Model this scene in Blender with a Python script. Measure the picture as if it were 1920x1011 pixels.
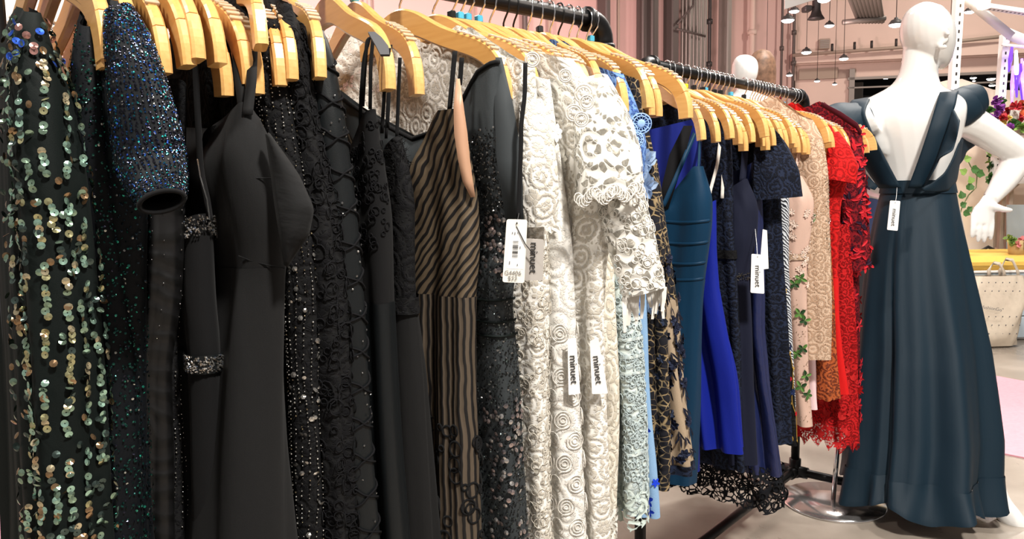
import bpy, math, random
import numpy as np
from mathutils import Vector, Matrix

random.seed(7)
rng = np.random.default_rng(7)
for o in list(bpy.data.objects):
    bpy.data.objects.remove(o)
SC = bpy.context.scene
COL = SC.collection
PI = math.pi

# ------------------------------------------------------------------ camera
FPX, W, H = 1450.0, 1920, 1011
CAMZ = 1.09
PITCH = math.atan(157 / FPX)
ROLL = math.radians(0.87)
fw = Vector((0, math.cos(PITCH), -math.sin(PITCH)))
r0 = Vector((1, 0, 0)); u0 = Vector((0, math.sin(PITCH), math.cos(PITCH)))
rt = r0 * math.cos(ROLL) - u0 * math.sin(ROLL)
up = u0 * math.cos(ROLL) + r0 * math.sin(ROLL)
cd = bpy.data.cameras.new('camera'); cam = bpy.data.objects.new('camera', cd); COL.objects.link(cam)
cam.matrix_world = Matrix(((rt.x, up.x, -fw.x, 0), (rt.y, up.y, -fw.y, 0), (rt.z, up.z, -fw.z, CAMZ), (0, 0, 0, 1)))
cd.sensor_width = 36; cd.lens = 36 * FPX / W; cd.clip_start = 0.05; cd.clip_end = 200
SC.camera = cam
SC.view_settings.view_transform = 'Standard'; SC.view_settings.look = 'None'
SC.view_settings.gamma = 1; SC.view_settings.use_curve_mapping = False
SC.view_settings.exposure = 0.45

# ------------------------------------------------------------------ light
wd = bpy.data.worlds.new('hall_ambient'); SC.world = wd; wd.use_nodes = True
bg = wd.node_tree.nodes['Background']; bg.inputs[0].default_value = (1.0, 0.93, 0.88, 1); bg.inputs[1].default_value = 0.22

def area(name, loc, target, size, power, col=(1, .95, .9)):
    d = bpy.data.lights.new(name, 'AREA'); d.shape = 'DISK'; d.size = size; d.energy = power; d.color = col
    o = bpy.data.objects.new(name, d); COL.objects.link(o); o.location = loc
    o.rotation_euler = (Vector(target) - Vector(loc)).to_track_quat('-Z', 'Y').to_euler()
    return o
area('booth_spot_light', (1.1, -0.6, 3.7), (0.25, 1.2, 0.9), 0.35, 175, (1, .95, .88))
area('booth_spot_light', (-1.5, -0.2, 3.6), (-0.2, 0.9, 0.9), 0.35, 60, (1, .95, .88))
area('booth_spot_light', (2.3, 1.9, 3.9), (1.45, 2.55, 1.2), 0.35, 46, (1, .96, .9))
area('booth_spot_light', (2.2, 3.6, 3.9), (1.35, 4.4, 1.5), 0.3, 110, (1, .96, .9))
area('hall_ceiling_light', (3.0, 6.0, 6.5), (3.0, 6.0, 0), 1.2, 130, (1, .93, .85))
area('hall_ceiling_light', (-3.5, 6.5, 6.5), (-3.5, 7, 0), 1.2, 150, (1, .93, .85))
area('hall_ceiling_light', (7.5, 11.0, 8), (7.5, 11, 0), 1.2, 200, (1, .9, .8))
area('hall_ceiling_light', (12.5, 18.0, 8.5), (12.5, 19, 0), 1.2, 380, (1, .86, .74))
area('wall_wash_light', (-3.2, 8.3, 3.9), (-3.2, 13.5, 3.4), 0.9, 700, (1, .66, .63))
area('wall_wash_light', (2.5, 12.8, 0.8), (2.0, 18.5, 4.2), 0.9, 420, (1, .70, .64))

# ------------------------------------------------------------------ projection helpers
CV = Vector((0, 0, CAMZ))
def ray(px, py):
    return fw * FPX + rt * (px - W / 2) - up * (py - H / 2)
def P(px, py, Y):
    d = ray(px, py); return CV + d * (Y / d.y)
def G(px, py, z=0.0):
    d = ray(px, py); return CV + d * ((z - CAMZ) / d.z)
def pxm(Y, n):           # n pixels at depth Y in metres
    return n * Y / FPX
def proj(p):
    v = Vector(p) - CV; k = FPX / v.dot(fw)
    return W / 2 + v.dot(rt) * k, H / 2 - v.dot(up) * k

# ------------------------------------------------------------------ materials
MATS = {}
def nodes(name):
    m = bpy.data.materials.new(name); m.use_nodes = True
    nt = m.node_tree; b = nt.nodes['Principled BSDF']
    MATS[name] = m
    return m, nt, b
def N(nt, t, **kw):
    n = nt.nodes.new(t)
    for k, v in kw.items():
        if k.startswith('i_'):
            n.inputs[k[2:].replace('_', ' ')].default_value = v
        else:
            setattr(n, k, v)
    return n
def rgba(c): return (c[0], c[1], c[2], 1)
def ramp(nt, stops, interp='LINEAR'):
    r = nt.nodes.new('ShaderNodeValToRGB'); r.color_ramp.interpolation = interp
    el = r.color_ramp.elements
    while len(el) < len(stops): el.new(0.5)
    for e, (p, c) in zip(el, stops):
        e.position = p; e.color = rgba(c) if len(c) == 3 else c
    return r
def bump(nt, b, src, strength=0.3, dist=0.002):
    n = nt.nodes.new('ShaderNodeBump'); n.inputs['Strength'].default_value = strength; n.inputs['Distance'].default_value = dist
    nt.links.new(src, n.inputs['Height']); nt.links.new(n.outputs[0], b.inputs['Normal'])
def plain(name, col, rough=0.5, metal=0.0, spec=0.5, coat=0.0, emit=None, estr=0, trans=0.0, alpha=1.0, noise=0.0, nscale=20, sheen=0.0):
    m, nt, b = nodes(name)
    b.inputs['Base Color'].default_value = rgba(col); b.inputs['Roughness'].default_value = rough
    b.inputs['Metallic'].default_value = metal; b.inputs['Specular IOR Level'].default_value = spec
    b.inputs['Coat Weight'].default_value = coat; b.inputs['Transmission Weight'].default_value = trans
    b.inputs['Alpha'].default_value = alpha; b.inputs['Sheen Weight'].default_value = sheen
    if emit: b.inputs['Emission Color'].default_value = rgba(emit); b.inputs['Emission Strength'].default_value = estr
    if noise:
        tc = N(nt, 'ShaderNodeTexCoord'); nz = N(nt, 'ShaderNodeTexNoise'); nz.inputs['Scale'].default_value = nscale; nz.inputs['Detail'].default_value = 6
        nt.links.new(tc.outputs['Object'], nz.inputs['Vector'])
        r = ramp(nt, [(0.3, tuple(max(0, c * (1 - noise)) for c in col)), (0.7, tuple(min(1, c * (1 + noise)) for c in col))])
        nt.links.new(nz.outputs[0], r.inputs[0]); nt.links.new(r.outputs[0], b.inputs['Base Color'])
    return m
def uvscaled(nt, sx, sy):
    tc = N(nt, 'ShaderNodeUVMap'); mp = N(nt, 'ShaderNodeMapping'); mp.inputs['Scale'].default_value = (sx, sy, 1)
    nt.links.new(tc.outputs[0], mp.inputs[0]); return mp.outputs[0]
def fabric(name, col, rough=0.8, sheen=0.0, weave=900, crease=18, spec=0.16, cstr=0.35):
    m, nt, b = nodes(name)
    b.inputs['Roughness'].default_value = rough; b.inputs['Specular IOR Level'].default_value = spec
    b.inputs['Sheen Weight'].default_value = sheen * .06
    uv = uvscaled(nt, 1, 1)
    nz = N(nt, 'ShaderNodeTexNoise'); nz.inputs['Scale'].default_value = weave; nt.links.new(uv, nz.inputs['Vector'])
    n2 = N(nt, 'ShaderNodeTexNoise'); n2.inputs['Scale'].default_value = crease; n2.inputs['Detail'].default_value = 3
    nt.links.new(uvscaled(nt, 1.6, .5), n2.inputs['Vector'])
    r = ramp(nt, [(0.25, tuple(c * .82 for c in col)), (0.75, tuple(min(1, c * 1.15) for c in col))]); nt.links.new(nz.outputs[0], r.inputs[0])
    nt.links.new(r.outputs[0], b.inputs['Base Color'])
    ad = N(nt, 'ShaderNodeMath', operation='MULTIPLY_ADD'); ad.inputs[1].default_value = 0.06
    nt.links.new(nz.outputs[0], ad.inputs[0]); nt.links.new(n2.outputs[0], ad.inputs[2])
    bump(nt, b, ad.outputs[0], cstr, 0.006)
    return m
def lace(name, col, scale=120, thr=0.10, hole=1.0, col2=None, rough=0.85, motif=28, back=None, sy=1.0, spec=0.16, mod=.8):
    """Net of threads: voronoi cell edges are thread, cell centres are open (alpha) or show the lining colour."""
    m, nt, b = nodes(name)
    b.inputs['Roughness'].default_value = rough; b.inputs['Specular IOR Level'].default_value = spec
    uv = uvscaled(nt, 1, sy)
    v = N(nt, 'ShaderNodeTexVoronoi', feature='DISTANCE_TO_EDGE'); v.inputs['Scale'].default_value = scale; nt.links.new(uv, v.inputs['Vector'])
    mo = N(nt, 'ShaderNodeTexVoronoi', feature='F1'); mo.inputs['Scale'].default_value = motif; nt.links.new(uv, mo.inputs['Vector'])
    # motif rings widen the thread
    wv = N(nt, 'ShaderNodeMath', operation='SINE'); ml = N(nt, 'ShaderNodeMath', operation='MULTIPLY'); ml.inputs[1].default_value = 22
    nt.links.new(mo.outputs['Distance'], ml.inputs[0]); nt.links.new(ml.outputs[0], wv.inputs[0])
    th = N(nt, 'ShaderNodeMath', operation='MULTIPLY_ADD'); th.inputs[1].default_value = thr * mod; th.inputs[2].default_value = thr
    nt.links.new(wv.outputs[0], th.inputs[0])
    lt = N(nt, 'ShaderNodeMath', operation='SUBTRACT'); nt.links.new(th.outputs[0], lt.inputs[0]); nt.links.new(v.outputs['Distance'], lt.inputs[1])
    sm = N(nt, 'ShaderNodeMapRange'); sm.inputs['From Min'].default_value = -.03; sm.inputs['From Max'].default_value = .03
    nt.links.new(lt.outputs[0], sm.inputs['Value'])
    c2 = col2 or tuple(c * .8 for c in col)
    r = ramp(nt, [(0.2, c2), (0.8, col)]); nt.links.new(wv.outputs[0], r.inputs[0])
    if back is not None:
        mx = N(nt, 'ShaderNodeMix', data_type='RGBA'); mx.inputs['A'].default_value = rgba(back)
        nt.links.new(sm.outputs[0], mx.inputs['Factor']); nt.links.new(r.outputs[0], mx.inputs['B']); nt.links.new(mx.outputs['Result'], b.inputs['Base Color'])
    else:
        nt.links.new(r.outputs[0], b.inputs['Base Color'])
        al = N(nt, 'ShaderNodeMapRange'); al.inputs['To Min'].default_value = 1 - hole
        nt.links.new(sm.outputs[0], al.inputs['Value']); nt.links.new(al.outputs[0], b.inputs['Alpha'])
    ad = N(nt, 'ShaderNodeMath', operation='MULTIPLY_ADD'); ad.inputs[1].default_value = 0.4
    nt.links.new(wv.outputs[0], ad.inputs[0]); nt.links.new(sm.outputs[0], ad.inputs[2])
    bump(nt, b, ad.outputs[0], 0.6, 0.002)
    return m
def vcol(name, rough=0.2, metal=0.9, spec=0.5, coat=0.0, film=0):
    m, nt, b = nodes(name)
    a = N(nt, 'ShaderNodeAttribute', attribute_name='Col'); nt.links.new(a.outputs['Color'], b.inputs['Base Color'])
    b.inputs['Roughness'].default_value = rough; b.inputs['Metallic'].default_value = metal; b.inputs['Specular IOR Level'].default_value = spec
    b.inputs['Coat Weight'].default_value = coat
    return m

def floor_mat():
    m, nt, b = nodes('polished_concrete')
    tc = N(nt, 'ShaderNodeTexCoord')
    n1 = N(nt, 'ShaderNodeTexNoise'); n1.inputs['Scale'].default_value = 2.2; n1.inputs['Detail'].default_value = 9; n1.inputs['Roughness'].default_value = .65
    nt.links.new(tc.outputs['Object'], n1.inputs['Vector'])
    r = ramp(nt, [(.3, (.22, .185, .155)), (.5, (.32, .275, .23)), (.72, (.42, .365, .31))]); nt.links.new(n1.outputs[0], r.inputs[0])
    nt.links.new(r.outputs[0], b.inputs['Base Color'])
    r2 = ramp(nt, [(.35, (.22,) * 3), (.7, (.5,) * 3)]); nt.links.new(n1.outputs[0], r2.inputs[0]); nt.links.new(r2.outputs[0], b.inputs['Roughness'])
    return m
def wood_mat(name, c1, c2, rough=.32, scale=9):
    m, nt, b = nodes(name)
    tc = N(nt, 'ShaderNodeTexCoord'); mp = N(nt, 'ShaderNodeMapping'); mp.inputs['Scale'].default_value = (1.5, 22, 22)
    nt.links.new(tc.outputs['Object'], mp.inputs[0])
    nz = N(nt, 'ShaderNodeTexNoise'); nz.inputs['Scale'].default_value = scale; nz.inputs['Detail'].default_value = 5; nt.links.new(mp.outputs[0], nz.inputs['Vector'])
    r = ramp(nt, [(.3, c1), (.7, c2)]); nt.links.new(nz.outputs[0], r.inputs[0]); nt.links.new(r.outputs[0], b.inputs['Base Color'])
    b.inputs['Roughness'].default_value = rough; b.inputs['Coat Weight'].default_value = .35; b.inputs['Coat Roughness'].default_value = .2
    return m

# ------------------------------------------------------------------ mesh helpers
class MB:
    def __init__(s): s.v = []; s.f = []; s.sm = []
    def add(s, vs, fs, smooth=False):
        o = len(s.v); s.v += [tuple(v) for v in vs]; s.f += [tuple(i + o for i in f) for f in fs]; s.sm += [smooth] * len(fs); return s
    def box(s, c, size, R=None, bev=0.0):
        hx, hy, hz = size[0] / 2, size[1] / 2, size[2] / 2
        c = Vector(c)
        if bev <= 0:
            p = [Vector((x, y, z)) for x in (-hx, hx) for y in (-hy, hy) for z in (-hz, hz)]
            f = [(0, 1, 3, 2), (4, 6, 7, 5), (0, 4, 5, 1), (2, 3, 7, 6), (0, 2, 6, 4), (1, 5, 7, 3)]
        else:
            b = min(bev, hx * .99, hy * .99, hz * .99); p = []; f = []; idx = {}
            for sx in (-1, 1):
                for sy in (-1, 1):
                    for sz in (-1, 1):
                        for k in range(3):
                            q = [sx * (hx - b), sy * (hy - b), sz * (hz - b)]
                            q[k] = (sx, sy, sz)[k] * (hx, hy, hz)[k]
                            idx[(sx, sy, sz, k)] = len(p); p.append(Vector(q))
            S = (-1, 1)
            for sg in S:
                f.append([idx[(sg, a, d, 0)] for a, d in ((-1, -1), (1, -1), (1, 1), (-1, 1))])
                f.append([idx[(a, sg, d, 1)] for a, d in ((-1, -1), (1, -1), (1, 1), (-1, 1))])
                f.append([idx[(a, d, sg, 2)] for a, d in ((-1, -1), (1, -1), (1, 1), (-1, 1))])
            for a in S:
                for d in S:
                    f.append([idx[(a, d, -1, 0)], idx[(a, d, 1, 0)], idx[(a, d, 1, 1)], idx[(a, d, -1, 1)]])
                    f.append([idx[(a, -1, d, 0)], idx[(a, 1, d, 0)], idx[(a, 1, d, 2)], idx[(a, -1, d, 2)]])
                    f.append([idx[(-1, a, d, 1)], idx[(1, a, d, 1)], idx[(1, a, d, 2)], idx[(-1, a, d, 2)]])
                    for e in S: f.append([idx[(a, d, e, 0)], idx[(a, d, e, 1)], idx[(a, d, e, 2)]])
        if R is not None: p = [R @ q for q in p]
        return s.add([q + c for q in p], f)
    def tube(s, path, rad, seg=10, caps=True, flat=1.0, upv=None):
        pts = [Vector(p) for p in path]; n = len(pts)
        rr = rad if isinstance(rad, (list, tuple)) else [rad] * n
        vs = []; fs = []; prev = None
        for i, p in enumerate(pts):
            t = (pts[min(i + 1, n - 1)] - pts[max(i - 1, 0)])
            if t.length < 1e-9: t = Vector((0, 0, 1))
            t.normalize()
            if prev is None:
                a = Vector(upv) if upv is not None else (Vector((0, 0, 1)) if abs(t.z) < .9 else Vector((1, 0, 0)))
                e1 = (a - t * a.dot(t)).normalized()
            else:
                e1 = (prev - t * prev.dot(t)).normalized()
            prev = e1; e2 = t.cross(e1)
            for k in range(seg):
                an = 2 * PI * k / seg
                vs.append(p + e1 * (math.cos(an) * rr[i]) + e2 * (math.sin(an) * rr[i] * flat))
        for i in range(n - 1):
            for k in range(seg):
                a = i * seg + k; b = i * seg + (k + 1) % seg
                fs.append((a, b, b + seg, a + seg))
        if caps:
            fs.append(tuple(range(seg - 1, -1, -1))); fs.append(tuple((n - 1) * seg + k for k in range(seg)))
        return s.add(vs, fs, True)
    def lathe(s, c, prof, seg=24, axis=None):
        c = Vector(c); R = Matrix.Identity(3)
        if axis is not None: R = Vector((0, 0, 1)).rotation_difference(Vector(axis)).to_matrix()
        vs = []; fs = []
        for r, z in prof:
            for k in range(seg):
                a = 2 * PI * k / seg
                vs.append(c + R @ Vector((r * math.cos(a), r * math.sin(a), z)))
        for i in range(len(prof) - 1):
            for k in range(seg):
                a = i * seg + k; b = i * seg + (k + 1) % seg
                fs.append((a, b, b + seg, a + seg))
        if prof[0][0] > 1e-6: fs.append(tuple(range(seg - 1, -1, -1)))
        if prof[-1][0] > 1e-6: fs.append(tuple((len(prof) - 1) * seg + k for k in range(seg)))
        return s.add(vs, fs, True)
    def ribbon(s, path, width, side, th=0.0012):
        """flat band: path points, widths, side direction vectors."""
        n = len(path); vs = []; fs = []
        for i, p in enumerate(path):
            p = Vector(p); w = width[i] if isinstance(width, (list, tuple)) else width
            sd = Vector(side[i] if isinstance(side, list) else side).normalized()
            t = (Vector(path[min(i + 1, n - 1)]) - Vector(path[max(i - 1, 0)])).normalized()
            nn = sd.cross(t).normalized() * (th / 2)
            vs += [p - sd * w / 2 - nn, p + sd * w / 2 - nn, p + sd * w / 2 + nn, p - sd * w / 2 + nn]
        for i in range(n - 1):
            for k in range(4):
                a = i * 4 + k; b = i * 4 + (k + 1) % 4
                fs.append((a, b, b + 4, a + 4))
        fs.append((3, 2, 1, 0)); fs.append(tuple((n - 1) * 4 + k for k in range(4)))
        return s.add(vs, fs)
    def mesh(s, name, mat=None, org=(0, 0, 0), smooth=None):
        me = bpy.data.meshes.new(name)
        o = Vector(org)
        me.from_pydata([(v[0] - o.x, v[1] - o.y, v[2] - o.z) for v in s.v], [], s.f)
        sm = s.sm if smooth is None else [smooth] * len(s.f)
        me.polygons.foreach_set('use_smooth', sm)
        if mat: me.materials.append(MATS[mat] if isinstance(mat, str) else mat)
        me.update(); return me
    def build(s, name, mat, parent=None, smooth=None, org=None):
        if parent is not None: org = parent_loc(parent)
        elif org is None: org = (0, 0, 0)
        o = bpy.data.objects.new(name, s.mesh(name, mat, org, smooth)); COL.objects.link(o)
        if parent is not None: o.parent = parent
        else: o.location = org
        return o
def parent_loc(o):
    l = Vector(o.location)
    while o.parent is not None: o = o.parent; l += Vector(o.location)
    return l
def thing(name, label, cat, loc=(0, 0, 0), group=None):
    o = bpy.data.objects.new(name, None); COL.objects.link(o); o.location = loc
    o.empty_display_size = .05
    return tag(o, label, cat, group)
def tag(o, label=None, cat=None, group=None, kind=None):
    if label: o['label'] = label
    if cat: o['category'] = cat
    if group: o['group'] = group
    if kind: o['kind'] = kind
    return o
def struct(o): o['kind'] = 'structure'; return o
def npmesh(name, V, Fq, mat, parent=None, uv=None, col=None, smooth=True, org=(0, 0, 0)):
    if parent is not None: org = parent_loc(parent)
    V = np.asarray(V, dtype=np.float64) - np.array(org)
    me = bpy.data.meshes.new(name)
    nf, k = Fq.shape
    me.vertices.add(len(V)); me.vertices.foreach_set('co', V.astype(np.float32).ravel())
    me.loops.add(nf * k); me.loops.foreach_set('vertex_index', Fq.astype(np.int32).ravel())
    me.polygons.add(nf); me.polygons.foreach_set('loop_start', np.arange(0, nf * k, k, dtype=np.int32))
    me.update(calc_edges=True)
    me.polygons.foreach_set('use_smooth', np.full(nf, smooth))
    if uv is not None:
        l = me.uv_layers.new(name='UVMap'); l.data.foreach_set('uv', np.asarray(uv)[Fq.ravel()].astype(np.float32).ravel())
    if col is not None:
        a = me.color_attributes.new('Col', 'FLOAT_COLOR', 'POINT'); c4 = np.ones((len(V), 4), np.float32); c4[:, :3] = col
        a.data.foreach_set('color', c4.ravel())
    me.materials.append(MATS[mat]); me.validate()
    o = bpy.data.objects.new(name, me); COL.objects.link(o)
    if parent is not None: o.parent = parent
    else: o.location = org
    return o

# ------------------------------------------------------------------ garment surface
class Garment:
    """Hanging garment: flattened sleeve-like column. rows = (y_px, x_left_px, x_right_px) of the edge that faces the aisle."""
    def __init__(g, rows, d, back, L=.34, fold=(.002, .012), topz=None, topspan=.25, seed=0, lam=(.034, .056, .1), hemz=None, dflare=0.0):
        back = Vector((back[0], back[1], 0)).normalized(); g.back = np.array(back)
        g.nrm = np.array((-back.y, back.x, 0.0))
        if g.nrm[1] > 0: g.nrm = -g.nrm           # face turned to the camera
        R = np.array(rows, float); ys = R[:, 0]
        yv = np.concatenate([np.linspace(ys[0], min(ys[-1], 1040), 52), np.linspace(1040, ys[-1], 14)[1:] if ys[-1] > 1060 else []])
        xl = np.interp(yv, ys, R[:, 1]); xr = np.interp(yv, ys, R[:, 2])
        for _ in range(2):
            for a in (xl, xr): a[1:-1] = .25 * a[:-2] + .5 * a[1:-1] + .25 * a[2:]
        dd = d - dflare * (yv - yv[0]) / 1000.0
        g.C = np.array([P((a + b) / 2, y, q) for a, b, y, q in zip(xl, xr, yv, dd)])
        g.b = np.array([pxm(q, b - a) / 2 for a, b, q in zip(xl, xr, dd)])
        g.v = (yv - yv[0]) / (yv[-1] - yv[0]); g.yv = yv
        g.L = L; g.fold = fold; g.topz = topz; g.topspan = topspan; g.lam = lam
        r = np.random.default_rng(seed); g.ph = r.uniform(0, 2 * PI, 8); g.dr = r.uniform(-2.5, 2.5, 8)
        g.name = None
    def vy(g, y): return np.interp(y, g.yv, g.v)
    def pt(g, p, v, off=0.0):
        p = np.asarray(p, float); v = np.asarray(v, float)
        C = np.stack([np.interp(v, g.v, g.C[:, i]) for i in range(3)], -1)
        b = np.interp(v, g.v, g.b)
        hp = PI * b / 2; ap = np.abs(p); sg = np.sign(p)
        th = np.clip(ap, 0, hp) / np.maximum(b, 1e-5)          # angle from apex
        s = np.maximum(ap - hp, 0)
        cu = -np.cos(np.minimum(th, PI / 2)) ; cn = np.sin(np.minimum(th, PI / 2)) * sg
        A = g.fold[0] + (g.fold[1] - g.fold[0]) * np.clip(v * 1.3, 0, 1)
        l = g.lam
        w = (np.sin(2 * PI * p / l[0] + g.ph[0] + g.dr[0] * v) * .35 + np.sin(2 * PI * p / l[1] + g.ph[1] + g.dr[1] * v) * .6
             + np.sin(2 * PI * p / l[2] + g.ph[2] + g.dr[2] * v) * .5 + .25 * np.sin(9 * v + g.ph[3] + 30 * p))
        rad = b + A * w + off
        X = C + g.back * ((cu * rad) + s)[..., None] + g.nrm * (cn * rad)[..., None]
        if g.topz is not None:
            sp = np.array(g.topz); u = (s + b + cu * b) / g.L
            dz = np.interp(u, sp[:, 0], sp[:, 1]); k = np.clip(1 - v / g.topspan, 0, 1)
            X[..., 2] += dz * k
        return X
    def frame(g, p, v, off=0.0):
        e = 1e-3
        c = g.pt(p, v, off); tp = g.pt(p + e, v, off) - g.pt(p - e, v, off); tv = g.pt(p, np.minimum(v + e, 1), off) - g.pt(p, np.maximum(v - e, 0), off)
        tp /= np.linalg.norm(tp, axis=-1, keepdims=True) + 1e-12; tv /= np.linalg.norm(tv, axis=-1, keepdims=True) + 1e-12
        n = np.cross(tv, tp); n /= np.linalg.norm(n, axis=-1, keepdims=True) + 1e-12
        flip = np.sum(n * (c - np.array(CV)), -1) > 0
        sgn = np.where(flip, -1.0, 1.0)[..., None]
        return c, n * sgn, tp, tv
    def mesh(g, name, mat, parent, v0=0.0, v1=1.0, off=0.0, pmax=None, prange=None, hem=None, nv=None, thick=0.0):
        L = pmax or g.L
        if prange:
            ps = np.linspace(prange[0], prange[1], max(6, int((prange[1] - prange[0]) / .005)))
            closed = False
        else:
            d = np.concatenate([np.arange(0, .12, .0042), np.arange(.12, L + .07, .011)]); ps = np.concatenate([-d[:0:-1], d]); closed = True
        n = nv or max(4, int(66 * (v1 - v0)))
        vs = np.linspace(v0, v1, n)
        if v1 - v0 > .9: vs = np.interp(np.linspace(0, 1, n), np.linspace(0, 1, len(g.v)), g.v)
        pp, vv = np.meshgrid(ps, vs)
        X = g.pt(pp, vv, off)
        if hem is not None:
            X[-1, :, 2] += hem(ps); X[-2, :, 2] += hem(ps) * .5
        r, c = pp.shape
        idx = np.arange(r * c).reshape(r, c)
        q = np.stack([idx[:-1, :-1], idx[1:, :-1], idx[1:, 1:], idx[:-1, 1:]], -1).reshape(-1, 4)
        if closed:
            q = np.concatenate([q, np.stack([idx[:-1, -1], idx[1:, -1], idx[1:, 0], idx[:-1, 0]], -1).reshape(-1, 4)])
        z = X[..., 2]
        uv = np.stack([pp, z], -1).reshape(-1, 2)
        return npmesh(name, X.reshape(-1, 3), q, mat, parent, uv)

def discs(c, n, t, rad, seg=6, inner=0.0, thick=0.0):
    """discs facing n; returns verts, tri faces (fan)"""
    m = len(c); b = np.cross(n, t); ang = np.arange(seg) * 2 * PI / seg
    rad = np.broadcast_to(rad, (m,))[:, None, None]
    ring = c[:, None, :] + rad * (np.cos(ang)[None, :, None] * t[:, None, :] + np.sin(ang)[None, :, None] * b[:, None, :])
    V = np.concatenate([c[:, None, :] + n[:, None, :] * rad * .25, ring], 1).reshape(-1, 3)
    k = np.arange(seg); f = np.stack([np.zeros(seg, int), 1 + k, 1 + (k + 1) % seg], -1)
    Fq = (f[None] + (np.arange(m) * (seg + 1))[:, None, None]).reshape(-1, 3)
    return V, Fq, np.repeat(np.arange(m), seg + 1)
def rings(c, n, t, R, r, seg=12, seg2=4):
    m = len(c); b = np.cross(n, t); a1 = np.arange(seg) * 2 * PI / seg; a2 = np.arange(seg2) * 2 * PI / seg2
    R = np.broadcast_to(R, (m,))[:, None, None, None]; r = np.broadcast_to(r, (m,))[:, None, None, None]
    e = np.cos(a1)[None, :, None] * t[:, None, :] + np.sin(a1)[None, :, None] * b[:, None, :]
    V = c[:, None, None, :] + e[:, :, None, :] * (R + r * np.cos(a2)[None, None, :, None]) + n[:, None, None, :] * (r * np.sin(a2)[None, None, :, None])
    V = V.reshape(-1, 3); f = []
    for i in range(seg):
        for j in range(seg2):
            f.append((i * seg2 + j, ((i + 1) % seg) * seg2 + j, ((i + 1) % seg) * seg2 + (j + 1) % seg2, i * seg2 + (j + 1) % seg2))
    f = np.array(f)
    return V, (f[None] + (np.arange(m) * seg * seg2)[:, None, None]).reshape(-1, 4)
def octs(c, n, rad):
    m = len(c); a = np.array([(1, 0, 0), (-1, 0, 0), (0, 1, 0), (0, -1, 0), (0, 0, 1), (0, 0, -1)], float)
    rad = np.broadcast_to(rad, (m,))[:, None, None]
    V = (c[:, None, :] + a[None] * rad).reshape(-1, 3)
    f = np.array([(0, 2, 4), (2, 1, 4), (1, 3, 4), (3, 0, 4), (2, 0, 5), (1, 2, 5), (3, 1, 5), (0, 3, 5)])
    return V, (f[None] + (np.arange(m) * 6)[:, None, None]).reshape(-1, 3), np.repeat(np.arange(m), 6)
def petal_mesh(c, n, t, ln, wd, bulge=.15):
    """leaf/petal blades: base c, direction t, face n"""
    m = len(c); b = np.cross(n, t); ln = np.broadcast_to(ln, (m,))[:, None]; wd = np.broadcast_to(wd, (m,))[:, None]
    pts = [c, c + t * ln * .35 + b * wd * .5 + n * ln * bulge, c + t * ln * .75 + b * wd * .42 + n * ln * bulge, c + t * ln + n * ln * bulge * .5,
           c + t * ln * .75 - b * wd * .42 + n * ln * bulge, c + t * ln * .35 - b * wd * .5 + n * ln * bulge, c + t * ln * .5 + n * ln * bulge * .3]
    V = np.stack(pts, 1).reshape(-1, 3)
    f = np.array([(0, 1, 6), (1, 2, 6), (2, 3, 6), (3, 4, 6), (4, 5, 6), (5, 0, 6)])
    return V, (f[None] + (np.arange(m) * 7)[:, None, None]).reshape(-1, 3), np.repeat(np.arange(m), 7)

# ------------------------------------------------------------------ base materials
floor_mat()
plain('black_pipe', (.012, .012, .013), .38, .6)
plain('chrome', (.78, .78, .8), .12, 1.0)
plain('gunmetal', (.03, .03, .03), .3, .8)
wood_mat('hanger_wood', (.60, .30, .085), (.68, .365, .115))
wood_mat('hanger_end', (.65, .35, .11), (.74, .43, .155))
plain('grip_rubber', (.55, .43, .30), .25, 0, .5, alpha=.7)
plain('clip_blue', (.08, .42, .62), .35)
plain('clip_black', (.01, .01, .01), .4)
plain('clip_yellow', (.85, .70, .02), .35)
plain('wall_paint', (.62, .50, .44), .85, noise=.06, nscale=.6)
plain('wall_paint_pink', (.66, .46, .43), .8, noise=.04, nscale=.5)
plain('steel_column', (.10, .085, .08), .5, .3)
plain('grey_metal', (.30, .28, .26), .45, .5)
plain('dark_metal', (.035, .032, .032), .5, .3)
plain('white_paint', (.82, .80, .78), .4)
plain('gloss_white', (.74, .73, .71), .16, 0, .5, coat=.6)
plain('lamp_glow', (1, 1, 1), .4, emit=(1, .97, .92), estr=9)
plain('warm_glow', (1, .8, .5), .4, emit=(1, .62, .25), estr=7)
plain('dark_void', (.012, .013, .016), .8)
plain('pink_carpet', (.72, .34, .40), .95, noise=.06, nscale=60)
plain('cream_wall', (.80, .66, .53), .8, noise=.03, nscale=3)
plain('tag_white', (.83, .82, .80), .55)
plain('tag_cream', (.78, .75, .68), .6)
plain('tag_grey', (.42, .39, .36), .5)
plain('ink', (.012, .012, .012), .6)
plain('ink_soft', (.12, .12, .13), .7)
plain('pencil', (.22, .21, .20), .8)
plain('thread_dark', (.02, .02, .02), .6)
plain('thread_white', (.85, .85, .85), .5)

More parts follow.
